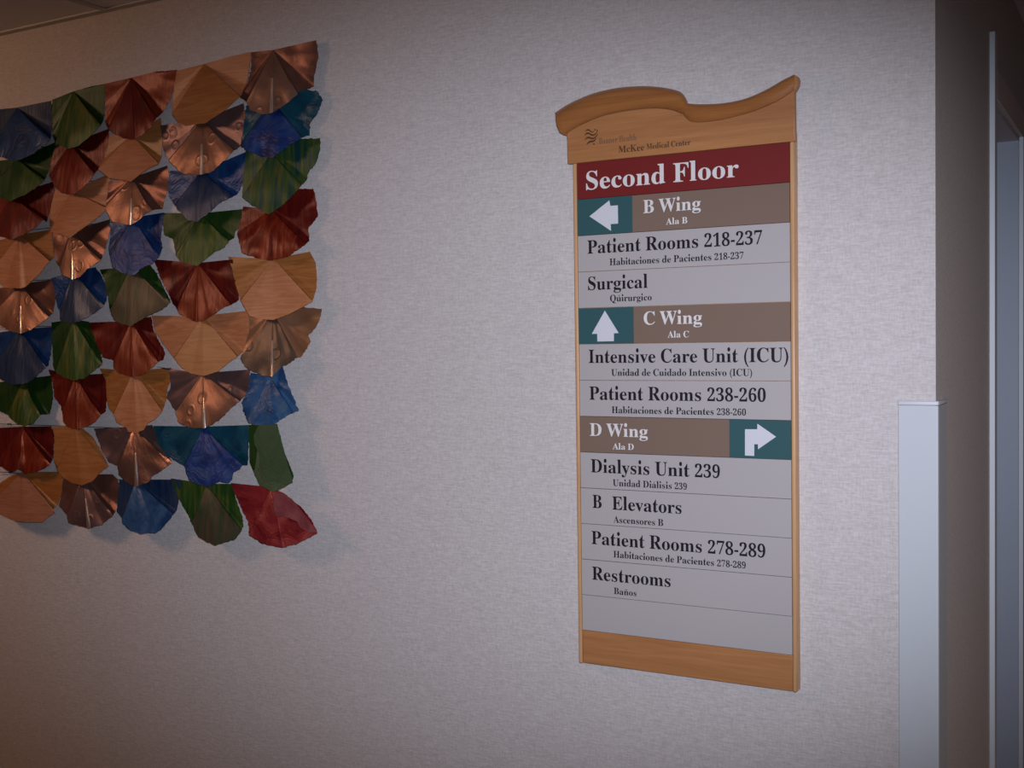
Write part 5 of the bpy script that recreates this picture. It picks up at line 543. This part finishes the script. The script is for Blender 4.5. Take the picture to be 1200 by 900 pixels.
# ------------------------------------------------------------------ the fan sculpture
CR = {'wood': 0.0007, 'metal': 0.0032, 'paint': 0.0022, 'crush': 0.0065}
JG = {'wood': 0.35, 'metal': 0.9, 'paint': 0.9, 'crush': 1.3}
art = empty('wall_sculpture', at(190, 640, 0.0), 'wall sculpture of overlapping folded fans in wood, copper, blue, green and red', 'sculpture')
count = [0]
def fan(kind, mid, wing, label, H, left, midp, bi, right, push=0.0, hoff=0.020):
    """H hinge; left: wing outline from its top corner down; midp: left fold end .. tip (index bi) .. right fold end; right: wing outline back up"""
    count[0] += 1; rnd = random.Random(count[0] * 7)
    sd = Vector((count[0] * 3.7, count[0] * 1.3, 0))
    knots = []
    nl, nm, nr = len(left), len(midp), len(right)
    for i, p in enumerate(left): knots.append((p, 0.020 + 0.004 * math.sin(math.pi * i / max(1, nl)) - 0.004 * i / nl, 0))
    for i, p in enumerate(midp):
        t = i / bi if i <= bi else (nm - 1 - i) / (nm - 1 - bi)
        knots.append((p, 0.046 + 0.012 * t, 1))
    for i, p in enumerate(right): knots.append((p, 0.016 + 0.004 * (i + 1) / nr, 0))
    il, ir = nl, nl + nm - 1
    def toward(a, b, k): return (a[0] + (b[0] - a[0]) * k, a[1] + (b[1] - a[1]) * k)
    dR = math.hypot(knots[ir][0][0] - knots[ir + 1][0][0], knots[ir][0][1] - knots[ir + 1][0][1])
    dL = math.hypot(knots[il][0][0] - knots[il - 1][0][0], knots[il][0][1] - knots[il - 1][0][1])
    knots.insert(ir + 1, (toward(knots[ir][0], knots[ir + 1][0], min(0.4, 1.3 / dR)), 0.024, 0))
    knots.insert(il, (toward(knots[il][0], knots[il - 1][0], min(0.4, 1.3 / dL)), 0.024, 0))
    if kind == 'metal':      # a narrow raised rib down the middle
        k = [i for i, kn in enumerate(knots) if kn[0] == midp[bi]][0]
        p0, ob_, _ = knots[k]; a_, c_ = knots[k - 1][0], knots[k + 1][0]
        da = math.hypot(p0[0] - a_[0], p0[1] - a_[1]); dc = math.hypot(p0[0] - c_[0], p0[1] - c_[1])
        L_ = [(toward(p0, a_, min(.45, w_ / da)), ob_ + h_, 1 if w_ > 2 else 2) for w_, h_ in ((2.4, -0.0012), (1.2, 0.0008))]
        R2 = [(toward(p0, c_, min(.45, w_ / dc)), ob_ + h_, 2 if w_ < 2 else 1) for w_, h_ in ((1.2, 0.0008), (2.4, -0.0012))]
        knots[k:k + 1] = L_ + [(p0, ob_ + 0.0018, 2)] + R2
    B = []
    for k in range(len(knots) - 1):
        (p, o0, m0), (q, o1, m1) = knots[k], knots[k + 1]
        L = math.hypot(q[0] - p[0], q[1] - p[1]); n = max(1, round(L / 2.4))
        for j in range(n):
            t = j / n; jx = 0 if j == 0 else rnd.uniform(-1, 1) * JG[kind] * 0.7; jy = 0 if j == 0 else rnd.uniform(-1, 1) * JG[kind] * 0.7
            bx_, by_ = p[0] + (q[0] - p[0]) * t, p[1] + (q[1] - p[1]) * t
            e_ = math.hypot(bx_ + jx - H[0], by_ + jy - H[1]) / max(1e-6, math.hypot(bx_ - H[0], by_ - H[1]))
            B.append((bx_ + jx, by_ + jy, hoff + (o0 + (o1 - o0) * t - hoff) * e_, 2 if m0 and m1 and m0 + m1 > 2 and kind == 'metal' and mid[:6] in ('copper', 'bronze') else 1 if m0 and m1 else 0))
    B.append((*knots[-1][0], knots[-1][1], 0))
    NR = 9
    v, f, fm = [], [], []
    for i, (x, y, ob, m) in enumerate(B):
        for r in range(NR + 1):
            s_ = r / NR
            px = H[0] + (x - H[0]) * s_; py = H[1] + (y - H[1]) * s_
            off = hoff + (ob - hoff) * (s_ ** 0.85) + push * s_
            if kind != 'wood': off += 0.004 * math.sin(math.pi * s_) * (1 if m else -0.3)
            pw = Vector((px * 0.055, py * 0.055, 0)) + sd
            off += CR[kind] * s_ ** 0.7 * 1.6 * noise.noise(pw)
            if kind in ('crush', 'metal'): off += CR[kind] * s_ * 0.45 * noise.noise(pw * 2.6)
            off = max(off, 0.006)
            v.append(at(px, py, off))
    n1 = NR + 1
    for i in range(len(B) - 1):
        m = B[i][3]
        for r in range(NR):
            a, b, c_, d_ = i * n1 + r, i * n1 + r + 1, (i + 1) * n1 + r + 1, (i + 1) * n1 + r
            if r == 0: f.append((a, b, c_))
            else: f.append((a, b, c_, d_))
            fm.append((1, 0, 2)[m] if r > 3 or m < 2 else 0)
    # all first-ring vertices coincide at the hinge: fold them into one
    v2 = [v[0]]; mp = {}
    for i in range(len(B)):
        for r in range(n1):
            k = i * n1 + r
            if r == 0: mp[k] = 0
            else: mp[k] = len(v2); v2.append(v[k])
    f = [tuple(mp[i] for i in q) for q in f]
    # give the sheet its thickness: a second skin behind the first and a rim all round
    tm = bpy.data.meshes.new('tmp'); tm.from_pydata([tuple(p) for p in v2], [], f); tm.update()
    nrm = [vv.normal.copy() for vv in tm.vertices]; edge = {}
    for q in f:
        for i in range(len(q)): edge[(q[i], q[(i + 1) % len(q)])] = 1
    bpy.data.meshes.remove(tm)
    sg = 1 if sum(n_.y for n_ in nrm) > 0 else -1
    th = 0.0011 if kind != 'wood' else 0.0017
    N = len(v2); v3 = v2 + [Vector(p) + Vector((0, th, 0)) * 0.5 + n_ * (sg * th * 0.5) for p, n_ in zip(v2, nrm)]
    f3 = list(f) + [tuple(i + N for i in reversed(q)) for q in f]; fm3 = fm + fm
    for (i, j) in edge:
        if (j, i) not in edge: f3.append((j, i, i + N, j + N)); fm3.append(1)
    o = obj('fan', v3, f3, [M[mid], M[wing], M['rib']], art, smooth=26 if kind in ('wood', 'paint') else 34, fmat=fm3, label=label)
    return o

# ---- leftmost column in view
fan('paint', 'blue_d', 'slate', 'dark blue fan with grey swirls', (20, 126), [(-20, 130), (-22, 165)], [(-15, 180), (0, 184), (18, 189), (40, 180), (50, 171), (59, 163)], 2, [(61, 150), (61, 135), (60, 118)])
fan('paint', 'green', 'green_d', 'olive green fan', (20, 186), [(-18, 190), (-20, 212)], [(-13, 222), (0, 232), (12, 236), (30, 228), (42, 220), (52, 211)], 2, [(57, 200), (62, 186), (65, 172), (64, 167)], -0.002)
fan('paint', 'red_d', 'red_d', 'dark brown-red fan', (13, 228), [(-14, 235), (-18, 262)], [(-10, 273), (0, 277), (12, 281), (30, 274), (42, 266), (51, 257)], 2, [(54.7, 260), (60, 240), (63.5, 222), (62, 213)])
fan('wood', 'tan', 'gold', None, (23, 275), [(-14, 285), (-18, 306)], [(-12, 320), (5, 337), (24, 338), (30, 336), (46, 321), (58, 306)], 2, [(63, 302), (62, 285), (60, 269)], -0.002)
fan('metal', 'copper', 'copper_d', 'copper fan with bright centre ridge', (24, 333), [(-14, 340), (-17, 358)], [(-12, 372), (0, 381), (12, 388), (24, 391), (35, 387), (48, 379), (57, 371.5)], 3, [(62, 367), (65.5, 345), (65.5, 327)])
fan('paint', 'slate', 'blue_d', 'slate blue fan', (24, 386), [(-13, 391), (-18, 420)], [(-12, 436), (3, 446), (15, 451), (32, 449), (44, 440), (54, 430)], 2, [(57, 428), (61, 402), (60, 383)])
fan('paint', 'green', 'green_d', 'dark green fan', (27, 444), [(-16, 450), (-12, 477), (5, 484)], [(9, 486), (13, 491), (20, 497), (28, 499.5), (40, 496), (47, 486)], 3, [(58, 485), (62, 468), (60, 440)], -0.002)
fan('metal', 'redm', 'red_d', 'crinkled red metal fan', (26, 500), [(-15, 502), (-16, 532)], [(-5, 546), (3, 547), (9, 551.5), (17, 552.5), (21, 549), (30, 555), (42, 553), (52, 549), (59, 544)], 4, [(62.5, 536), (63.5, 510), (60, 499.5)])
fan('wood', 'rosy', 'gold', 'pale rosy wood fan', (26, 553), [(12, 558), (-6, 570)], [(-10, 590), (0, 603), (18, 611), (28, 612), (50, 612), (55, 607), (64, 601), (62, 597)], 3, [(67, 592), (73.5, 575), (72, 553)], -0.002)
# ---- second column
fan('paint', 'green', 'green_d', 'dark green fan in the top row', (86, 107), [(61, 117), (61.5, 140), (62, 160)], [(65, 168), (70, 171), (80, 174), (92, 171), (103, 162), (118, 147)], 2, [(122, 135), (123, 98), (105, 102)])
fan('paint', 'redm', 'red_d', 'dark red fan', (82, 168), [(65, 171), (60, 190), (57.5, 205)], [(61, 212), (66, 221), (74, 227), (83, 228.5), (93, 224), (104, 213), (111, 203)], 3, [(116, 198), (123, 185), (127, 165), (127, 151)])
fan('wood', 'tan', 'tan', None, (84, 224), [(65, 220), (60, 240), (58, 256)], [(59, 272), (70, 274), (81.5, 279), (92, 271), (105, 262), (118, 252), (125, 244)], 2, [(126, 228), (129, 215), (128, 203)], -0.002)
fan('metal', 'copper', 'copper_d', 'crumpled copper fan with golden sheen', (84, 270), [(62, 273), (62.5, 292), (66, 307)], [(70, 313), (73, 322), (85, 328), (94, 324), (101, 316), (108, 311), (118, 305)], 2, [(123, 292), (129, 270), (128.5, 257)])
fan('paint', 'slate', 'blue_d', 'navy fan', (86, 318), [(60, 326), (65, 345), (67, 358)], [(70, 364), (71, 375), (80, 378), (88, 378.5), (100, 373), (112, 366), (122, 358)], 3, [(125, 350), (125.5, 338), (118, 322), (112, 313)])
fan('paint', 'green', 'green_d', 'moss green fan', (86, 374), [(60, 378), (61, 405), (62, 428)], [(65, 436), (76, 443), (88, 446), (98, 444), (108, 436), (120, 427)], 2, [(118, 412), (110, 390), (104, 377)], -0.002)
fan('metal', 'red_o', 'red_d', 'shiny red metal fan', (88, 440), [(57, 433), (62, 450), (64, 466), (71, 475)], [(73, 483), (74, 494), (80, 501), (91, 503.5), (102, 500), (112, 494), (118, 486)], 3, [(124, 482), (125, 460), (123, 438), (104, 440)])
fan('wood', 'gold', 'amber', None, (88, 500), [(61, 500), (64, 512), (63, 540)], [(67, 551), (74, 560), (84, 566), (96, 569), (108, 564), (116, 555), (127, 546)], 3, [(118, 528), (108, 512), (98, 503)], -0.002)
fan('metal', 'copper_p', 'copper_d', 'dark purplish copper fan', (97, 556), [(74, 561), (72, 580), (69, 592), (75, 600)], [(79, 604), (80, 612), (88, 615), (96, 617), (104, 619.5), (112, 616.5), (120, 615), (127, 608), (132.5, 604)], 4, [(138, 592), (140, 575), (138, 562), (132, 556), (124, 556)])
# ---- third column
fan('metal', 'red_d', 'red_o', 'dark red fan with a purple ridge in the top row', (154, 91), [(123, 98), (123.5, 122), (123, 142)], [(127, 151), (136, 158), (147, 162.5), (156, 163.5), (166, 159), (176, 150), (183, 138)], 3, [(190, 132), (198, 119), (204, 104), (208, 82), (182, 84)])
fan('wood', 'tan', 'amber', None, (154, 158), [(128, 158), (126, 172), (122, 186)], [(115, 198), (128, 209), (142, 210.5), (153, 213), (164, 204), (175, 197), (186, 192)], 3, [(189, 184), (190.5, 160), (188, 138)], -0.002)
fan('metal', 'copper', 'copper_d', 'bright copper fan with centre ridge and ring marks', (155, 208), [(127, 213), (126, 225), (125, 236)], [(123, 243), (128, 253), (132, 260), (153, 263.5), (163, 258), (169, 251), (178, 246)], 3, [(190, 245), (195, 228), (200, 216), (198, 205), (196, 194)])
fan('paint', 'blue', 'blue_d', 'royal blue fan', (156, 255), [(130, 262), (129, 280), (127, 291)], [(129, 301), (132, 313), (143, 320), (157, 322.5), (165, 315), (180, 308), (187, 300)], 3, [(190.5, 290), (188, 280), (190, 265), (192, 249)])
fan('paint', 'green_b', 'green_d', 'green-brown streaked fan', (154, 312), [(117, 316), (122, 326), (126, 345)], [(129, 364), (133, 374), (143, 380), (153, 382), (163, 376), (176, 369), (190, 363), (200, 354)], 3, [(193, 340), (184, 322), (175, 309)], -0.002)
fan('metal', 'red_o', 'red_d', 'red metal fan with bright ridge', (154, 376), [(104, 378), (109, 392), (114, 406), (121, 419)], [(133, 422), (133, 428), (137, 436), (147, 440), (155, 441.5), (167, 439), (178, 431), (185, 424)], 4, [(191, 422), (193, 413), (186, 400), (179, 385), (177, 371)])
fan('wood', 'tan', 'gold', 'wood fan with pale middle and golden wings', (157, 434), [(117, 432), (124, 446), (125, 465), (127, 478)], [(133, 485), (137, 495), (148, 501), (150, 506), (160, 507.5), (168, 504), (173, 496), (182, 491), (190, 482)], 4, [(194, 470), (196, 455), (200.5, 445), (200, 431)], -0.002)
fan('metal', 'copper_x', 'copper_p', 'crinkled copper fan with dark left wing', (157, 500), [(110, 502), (115, 515), (120, 530), (128, 542)], [(138, 546), (139, 556), (148, 565), (160, 570.5), (174, 565), (178, 558), (190, 551), (202, 542)], 3, [(195, 530), (186, 512), (178, 498)])
fan('paint', 'blue_l', 'slate', 'blue fan with pale swirls, in the bottom row', (160, 562), [(140, 562), (138.5, 580), (137, 600)], [(143, 607), (144, 614), (154, 622), (166, 626), (174, 624), (182, 625), (190, 619), (203, 603)], 3, [(207, 598), (209, 585), (212, 570), (211, 562)])
# ---- fourth column
fan('wood', 'gold', 'tan', 'large golden wood fan in the top row', (239, 75), [(207, 83), (204, 103), (202, 120)], [(202, 134), (208, 142), (216, 147), (240, 144.5), (262, 130), (281, 113)], 3, [(288, 100), (292, 80), (294, 61), (270, 66)], -0.001)
fan('metal', 'copper', 'copper_p', 'copper fan covered in ring marks', (237, 140), [(188, 147), (190, 164), (192, 176)], [(198, 188), (204, 194), (212, 202), (222, 205), (236, 204.5), (248, 201), (263, 188), (274, 176)], 4, [(281, 172), (286, 152), (287.5, 135), (285, 121)])
fan('paint', 'slate', 'blue_d', 'slate blue fan with purple right wing', (236, 200), [(200, 200), (197, 212), (198, 230)], [(205, 241), (213, 250), (220, 258), (231, 260), (246, 248), (257, 238), (273, 230)], 3, [(279, 226), (286, 212), (288, 195), (288, 178)])
fan('paint', 'green', 'green_d', 'olive fan with ragged edge', (235, 250), [(192, 249.5), (191, 262), (192.5, 275), (203, 281)], [(206, 299), (213, 307), (231, 312), (244, 301), (253, 294), (263, 290), (268, 282)], 2, [(274, 279), (276, 271), (281, 266), (284, 245)], -0.002)
fan('metal', 'red_o', 'red_d', 'orange-red metal fan with blue spots', (232, 308), [(181, 304), (187, 323), (196, 341), (202, 355)], [(207, 361), (211, 368), (222, 373), (230, 377.5), (242, 374), (247, 370.5), (261, 361), (271, 357)], 3, [(280, 351), (279.5, 337), (275, 322), (272, 304)])
fan('wood', 'amber', 'tan', 'large wood fan with golden middle', (238, 370), [(178, 370), (181, 387), (190, 402)], [(204, 420), (212, 430), (224, 438), (239, 440.5), (256, 435), (266, 426), (278, 418)], 3, [(286, 410), (288, 400), (292, 388), (291, 364)], -0.001)
fan('metal', 'copper', 'copper_p', 'copper fan with shining centre ridge', (238, 437), [(184, 430), (198, 434), (200, 452), (195, 466)], [(206, 482), (209, 494), (221, 501), (239, 502), (248, 498), (258, 491), (269, 480), (281, 470)], 3, [(290, 461), (292, 446), (293, 433)])
fan('paint', 'blue', 'teal_b', 'deep blue fan with swirled relief and ragged edge', (239, 500), [(180, 499), (185, 520), (199, 536)], [(216, 546), (222, 563), (232, 568), (242, 570), (259, 564), (267, 566), (272, 562), (274, 553), (281, 550), (284, 545)], 3, [(290, 545), (291, 522), (292, 498)])
fan('paint', 'green_b', 'green', 'green-edged brown fan in the bottom row', (242, 567), [(200, 560.6), (209, 584), (218, 599)], [(225, 614), (233, 630), (252, 639.5), (262, 636), (275, 632), (283, 622)], 2, [(285, 617), (284, 606), (278, 590), (272, 567)], -0.002)
# ---- rightmost column
fan('metal', 'copper_m', 'copper_d', 'copper fan in the top right corner', (320, 58.5), [(295, 61), (294, 85), (287, 102), (281, 114)], [(289, 119), (293, 129.5), (307.7, 134), (318, 132.5), (332, 124), (349, 110)], 3, [(367.6, 101.5), (368, 88), (373, 67), (370.5, 47)])
fan('crush', 'blue', 'teal_b', 'blue fan with crumpled right wing', (320, 118), [(288, 124), (286, 145), (283, 164)], [(282, 170), (289, 176), (306, 184), (318, 185.5), (329, 177), (341, 169), (353, 161)], 3, [(362.6, 158.5), (363, 145), (372, 133), (378, 117), (372, 107), (357, 105)])
fan('paint', 'green_t', 'green_t', 'green fan with teal and yellow streaks', (318, 178), [(288, 176), (286, 200)], [(284, 231), (294, 239), (303, 245), (314, 251), (329, 242), (341, 231), (353, 217)], 3, [(359, 211), (361, 203), (371, 189), (375, 176), (375, 161.6), (350, 163)], -0.001)
fan('metal', 'redm', 'red_d', 'crimson metal fan with curled right wing', (318, 245), [(285, 242), (282, 258)], [(278, 274), (284, 296), (302, 303), (317, 305), (336, 301), (351, 291), (358, 286)], 3, [(362.5, 282), (361, 268), (372, 254), (371, 238), (367, 221), (345, 222)])
fan('wood', 'tan', 'gold', 'wood fan at the right edge', (320, 303), [(267.6, 301), (272, 315), (275, 330)], [(282, 352), (292, 370), (305, 374), (320, 375), (339, 368), (352, 361), (366, 353)], 3, [(370, 340), (371, 326), (369.5, 308), (363, 295)], -0.001)
fan('metal', 'bronze', 'orange_c', 'bronze fan with ring marks and ragged orange right wing', (320, 365), [(292.5, 366), (292, 389), (287, 405)], [(281.7, 420), (288, 430), (296, 435), (310, 440.5), (318.5, 441.5), (329, 430), (337, 427), (348, 419)], 4, [(353, 418), (358, 410), (364, 400), (361, 394), (371, 382), (376, 370), (377, 362), (355, 360)])
fan('crush', 'blue_l', 'blue_l', 'crumpled bright blue fan', (316, 440), [(293.7, 437), (290, 458)], [(283, 472), (287, 486), (292.5, 496), (306, 499), (319, 499.5), (328, 491.5), (343, 484)], 4, [(350, 481), (344, 467), (338, 453), (331, 428)])
def flap(pts, off, mat, parent, label):
    # the corner of a fan turned over towards the viewer: a bent sheet with its own thickness
    pc = (sum(p[0] for p in pts) / len(pts), sum(p[1] for p in pts) / len(pts))
    o = plate(pts, off, 0.0012, mat, parent, 'folded_flap', label)
    return o
g7 = fan('wood', 'green_f', 'green_d', 'plain green fan folded over at its right side', (305, 497), [(291.7, 498), (292.5, 542)], [(298, 555), (305, 569), (320.5, 576.5), (333, 571), (342, 565)], 2, [(344, 558), (333, 530), (324.4, 496.7)])
g8red = fan('metal', 'red_p', 'red_p', 'pinkish red fan at the bottom right corner', (318, 571), [(270.7, 566), (282, 594), (291, 612)], [(292, 627), (308, 637), (331, 641.5), (349, 637), (362, 630), (372, 624.5)], 2, [(365, 609), (354, 596), (333, 578.4)])

flap([(302.7, 498.5), (324.4, 497), (333, 530), (343, 565.5), (333, 567.5), (325, 564), (318, 563.5), (309, 557), (304.5, 545), (304, 532), (298, 521), (297, 511)], 0.060, M['green_f'], g7, 'flat green flap turned over')
flap([(322, 578), (333, 578.4), (347, 591), (371.5, 623.5), (362, 624), (352, 618), (348, 611), (336, 606), (323, 605), (320, 592)], 0.064, M['red_f'], g8red, 'pale pink flap turned over')
# thin wires that carry the rows, with a standoff pin at each end
wy = YW - 0.0105
for r, (pl, pr) in enumerate([((20, 140), (360, 64)), ((20, 190), (360, 112)), ((20, 236), (362, 166)), ((20, 282), (362, 226)), ((24, 338), (360, 300)),
                              ((24, 391), (364, 364)), ((28, 447), (330, 440)), ((26, 504), (322, 500)), ((28, 557), (318, 571))]):
    zz = (at(pl[0], pl[1], .01).z + at(pr[0], pr[1], .01).z) / 2
    a, b = at(pl[0] - 30, pl[1], .0105), at(pr[0] - 14, pr[1], .0105)
    box('support_wire', a.x, b.x, wy - 0.0008, wy + 0.0008, zz - 0.0008, zz + 0.0008, M['steel'], art)
    for x in (a.x + 0.05, b.x - 0.05): box('standoff_pin', x - 0.002, x + 0.002, wy, YW, zz - 0.002, zz + 0.002, M['steel'], art)
